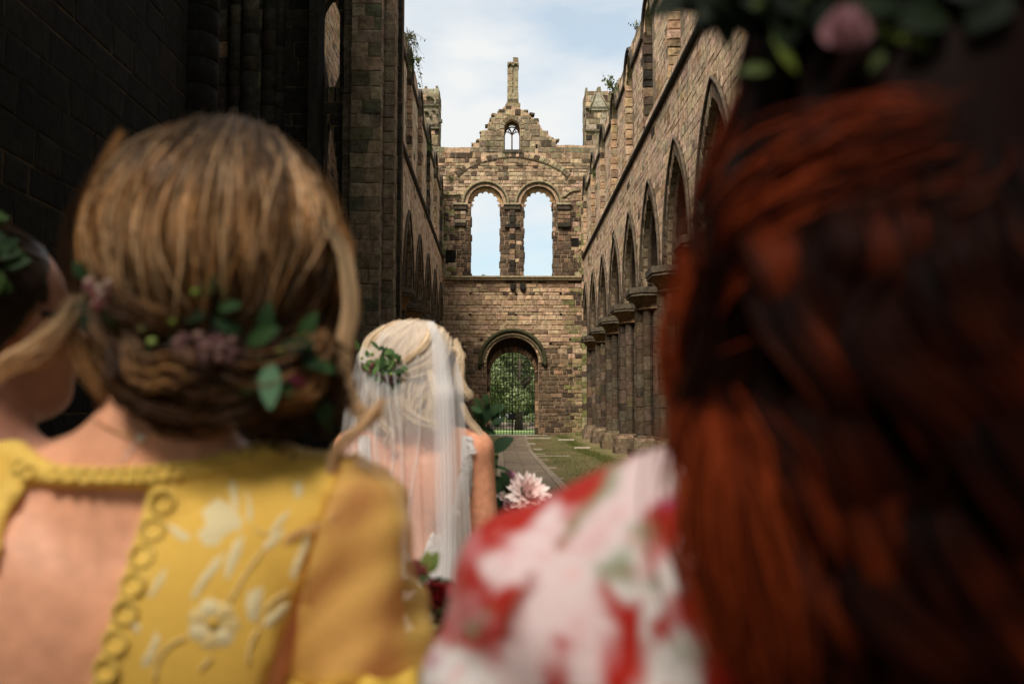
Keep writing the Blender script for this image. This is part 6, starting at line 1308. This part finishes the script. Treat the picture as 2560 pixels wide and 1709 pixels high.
        Q = nz(Q); wd = nz((rgl.uniform(.010, .018), 0, .004)); strands('hair_lock', [Q-wd, Q, Q+wd], 300, .0007, [D2, A1, A2, A1, D2], .0016, 200+i, root, HAIR_RED, pts=44, colfreq=2.2, kink=.03, drift=.12, grad=gr, gshift=.004, crand=.2)
    def lock(P, n, c, jit, sd, off=.019): 
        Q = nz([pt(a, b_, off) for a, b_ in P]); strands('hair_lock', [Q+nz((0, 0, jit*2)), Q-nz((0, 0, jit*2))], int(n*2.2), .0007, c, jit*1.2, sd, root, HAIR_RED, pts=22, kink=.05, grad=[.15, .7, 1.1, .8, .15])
    lock([(1840, 660), (1930, 560), (2060, 480), (2200, 430), (2360, 420)], 40, [D2, A1, A2, A1], .012, 5); lock([(2090, 540), (2200, 500), (2310, 460), (2400, 390)], 26, [D2, A1], .010, 6); lock([(2300, 290), (2420, 200), (2560, 120)], 30, [A1, A2], .004, 7)  # brighter locks paint the lit copper highlights
    lock([(1750, 1100), (1790, 1230), (1830, 1330), (1880, 1440), (1960, 1560)], 60, [A1, A2], .007, 12)
    for j, (P, n, jit) in enumerate((([(1960, 200), (1900, 330), (1840, 460), (1800, 600)], 30, .010), ([(1770, 1050), (1785, 1200), (1790, 1400), (1830, 1650)], 70, .010), ([(1800, 1150), (1810, 1350), (1850, 1500), (1900, 1720)], 70, .012), ([(1900, 60), (1860, 200), (1810, 350), (1770, 500), (1740, 660), (1735, 820), (1765, 980)], 12, .008), ([(1930, 140), (1880, 300), (1830, 480), (1780, 640), (1745, 800), (1730, 950), (1750, 1080)], 60, .008), ([(1960, 250), (1900, 450), (1830, 600), (1780, 760), (1765, 900), (1775, 1050), (1790, 1200)], 150, .008), ([(1700, 620), (1690, 740), (1710, 850), (1735, 960), (1740, 1080)], 24, .006), ([(1800, 700), (1740, 800), (1720, 900), (1750, 1010), (1790, 1120)], 60, .006))):
        Q = nz([atY(a, b_, Y0-.045 if j not in (1, 2) else .40) for a, b_ in P]); strands('hair_tendril', [Q, Q+nz((.01, .01, 0))], int(n*1.6), .0006, [D2, A1, A2, A1], jit, 60+j, root, HAIR_RED, pts=24, kink=.04, wave=.006 if j > 2 else 0, wl=.25)
    # ---- flower crown
    cr = empty('flower_crown', sh(2120, 60, .02), 'crown of dark leaves with one mauve rosebud on the auburn hair', 'flower crown'); rg = random.Random(8); DG = [(.004, .009, .003), (.006, .012, .004), (.009, .018, .005)]; LG = [(.09, .12, .02), (.13, .165, .03), (.06, .085, .02)]
    for i in range(150):
        a = rg.uniform(1790, 2520); b_ = rg.gauss(-45, 62)-30*math.sin((a-1790)/730*3.14)+.04*abs(a-2150); p = Vector(sh(a, b_, .014+rg.uniform(0, .022))); an = rg.uniform(0, 6.28); put_leaf(cr, p, (math.cos(an), -.4, math.sin(an)), (0, -1, .3), rg.uniform(.018, .03), rg.uniform(.006, .011), rg.choice(DG))
    for a, b_, an, L_ in ((1850, 180, 10, 100), (1930, 75, 300, 90), (1945, 120, 310, 80), (1985, 40, 60, 70), (1880, 20, 40, 60), (2180, 75, -10, 110), (2250, 90, -20, 80), (2000, 60, 100, 50), (2210, 130, 230, 60)): put_leaf(cr, Vector(sh(a, b_, .038)), (math.cos(R(an)), -.2, math.sin(R(an))), (0, -1, .4), L_*k*.8, L_*k*.2, rg.choice(LG))
    for i in range(16): 
        p = Vector(sh(1800+rg.gauss(0, 40), 5+rg.gauss(0, 24), .02+rg.uniform(0, .015))); an = rg.uniform(2.2, 4.2); put_leaf(cr, p, (math.cos(an), -.2, math.sin(an)), (0, -1, .3), .022, .009, rg.choice(DG))
    rb = Vector(sh(2120, 85, .046)); rose(cr, rb, (.02, -.25, 1), .0185, (.42, .20, .23), 4, 'flower', 11, .28)
red_woman()
# ------------------------------------------------------------------ woman with glasses at the edge
def glasses_woman():
    S = .96; Y0 = 1.14; O = (-1.296, Y0, 0)
    root = empty('person', O, 'dark-haired woman with glasses in the shade beside the blonde woman, half hidden by blonde wisps', 'person')
    fd, T, H, rh = body_field(O, S, (0, 0), (.0, .02, 1.575), [(-.23, .02, 1.07), (.20, .03, 1.07)], [(-.12, .24, 1.0), (.12, .24, 1.0)], None, face=R(-33), h=.008, sh=.16)
    V, F = fd.mesh(); np_mesh('body', V, F, SKIN, root, np.tile(nz((.40, .18, .115)), (len(V), 1))); face_parts(root, H, S)  # skin tint darkened to put her in shade
    G = fd.grid(); z = G[..., 2]; f2 = Field.__new__(Field); f2.__dict__.update(fd.__dict__); f2.f = fd.f.copy(); f2.cone(T((0, 0, 1.0)), T((0, 0, .3)), .11, .27, .05)
    reg = np.maximum(z-1.335, .2-z); reg = np.where((z > .95) & (G[..., 1] > O[1]+.14), .05, reg); V, F = f2.mesh(np.maximum(f2.f-.008, reg)); np_mesh('dress', V, F, NAVY, root)
    hc = nz(H((0, -.012, .008))); V, F = ell_solid([(hc, nz((.088, .102, .106)), .02), (nz(H((0, -.105, -.03))), nz((.05, .045, .05)), .03)], .006, hc-.22, hc+.2, face_cut(H, -.018, .62, -.085)); np_mesh('hair', V, F, HAIR, root, np.tile(nz((.015, .008, .005)), (len(V), 1)))
    gs = []
    for i in range(14):
        a = -1.35+2.7*i/13; gs.append([nz(H((math.sin(a)*.092*r_, yy, .008+zz*math.cos(a)*1.0+(-.01 if abs(a) > 1 else 0)))) for r_, yy, zz in ((.94, .012, .102), (1.0, -.03, .110), (1.0, -.055, .098), (.8, -.1, .05), (.35, -.128, -.01))])
    strands('hair_strand_layer', gs, 1600, .0008, [(.012, .006, .004), (.03, .015, .008), (.07, .035, .018), (.02, .01, .006)], .004, 3, root, pts=14)
    g = empty('glasses', H((0, .1, 0)), 'thin black spectacles on the woman in the shade', 'glasses')
    for sx in (-1, 1):
        mb = MB(); mb.tube([H((sx*.079, -.015, .006)), H((sx*.079, .04, .008)), H((sx*.066, .1, .008))], .0032, 5); mb.build('temple_arm', IRON, g, True)
        mb = MB(); mb.tube([H((sx*.036+.026*math.cos(q), .104-.12*(.036+.026*math.cos(q)*sx)**2, .0+.021*math.sin(q))) for q in np.linspace(0, 6.283, 21)], .0018, 5, cap=False); mb.build('lens_rim', IRON, g, True)
    mb = MB(); mb.tube([H((-.01, .104, .004)), H((0, .107, .008)), H((.01, .104, .004))], .0016, 5); mb.build('bridge', IRON, g, True)
    cr = empty('leaf_crown', hc+nz((0, 0, .1)), 'dark leafy crown in the hair of the woman with glasses', 'flower crown'); rg = random.Random(4)
    for i in range(60):
        a = rg.uniform(-1.5, 1.5); p = H((math.sin(a)*.1, -.06+rg.gauss(0, .018), .02+math.cos(a)*.095)); an = rg.uniform(0, 6.28); put_leaf(cr, p, (math.cos(an), -.3, math.sin(an)), (0, -1, .3), .03, .011, rg.choice([(.015, .035, .012), (.03, .06, .02), (.05, .09, .02)]))
glasses_woman()
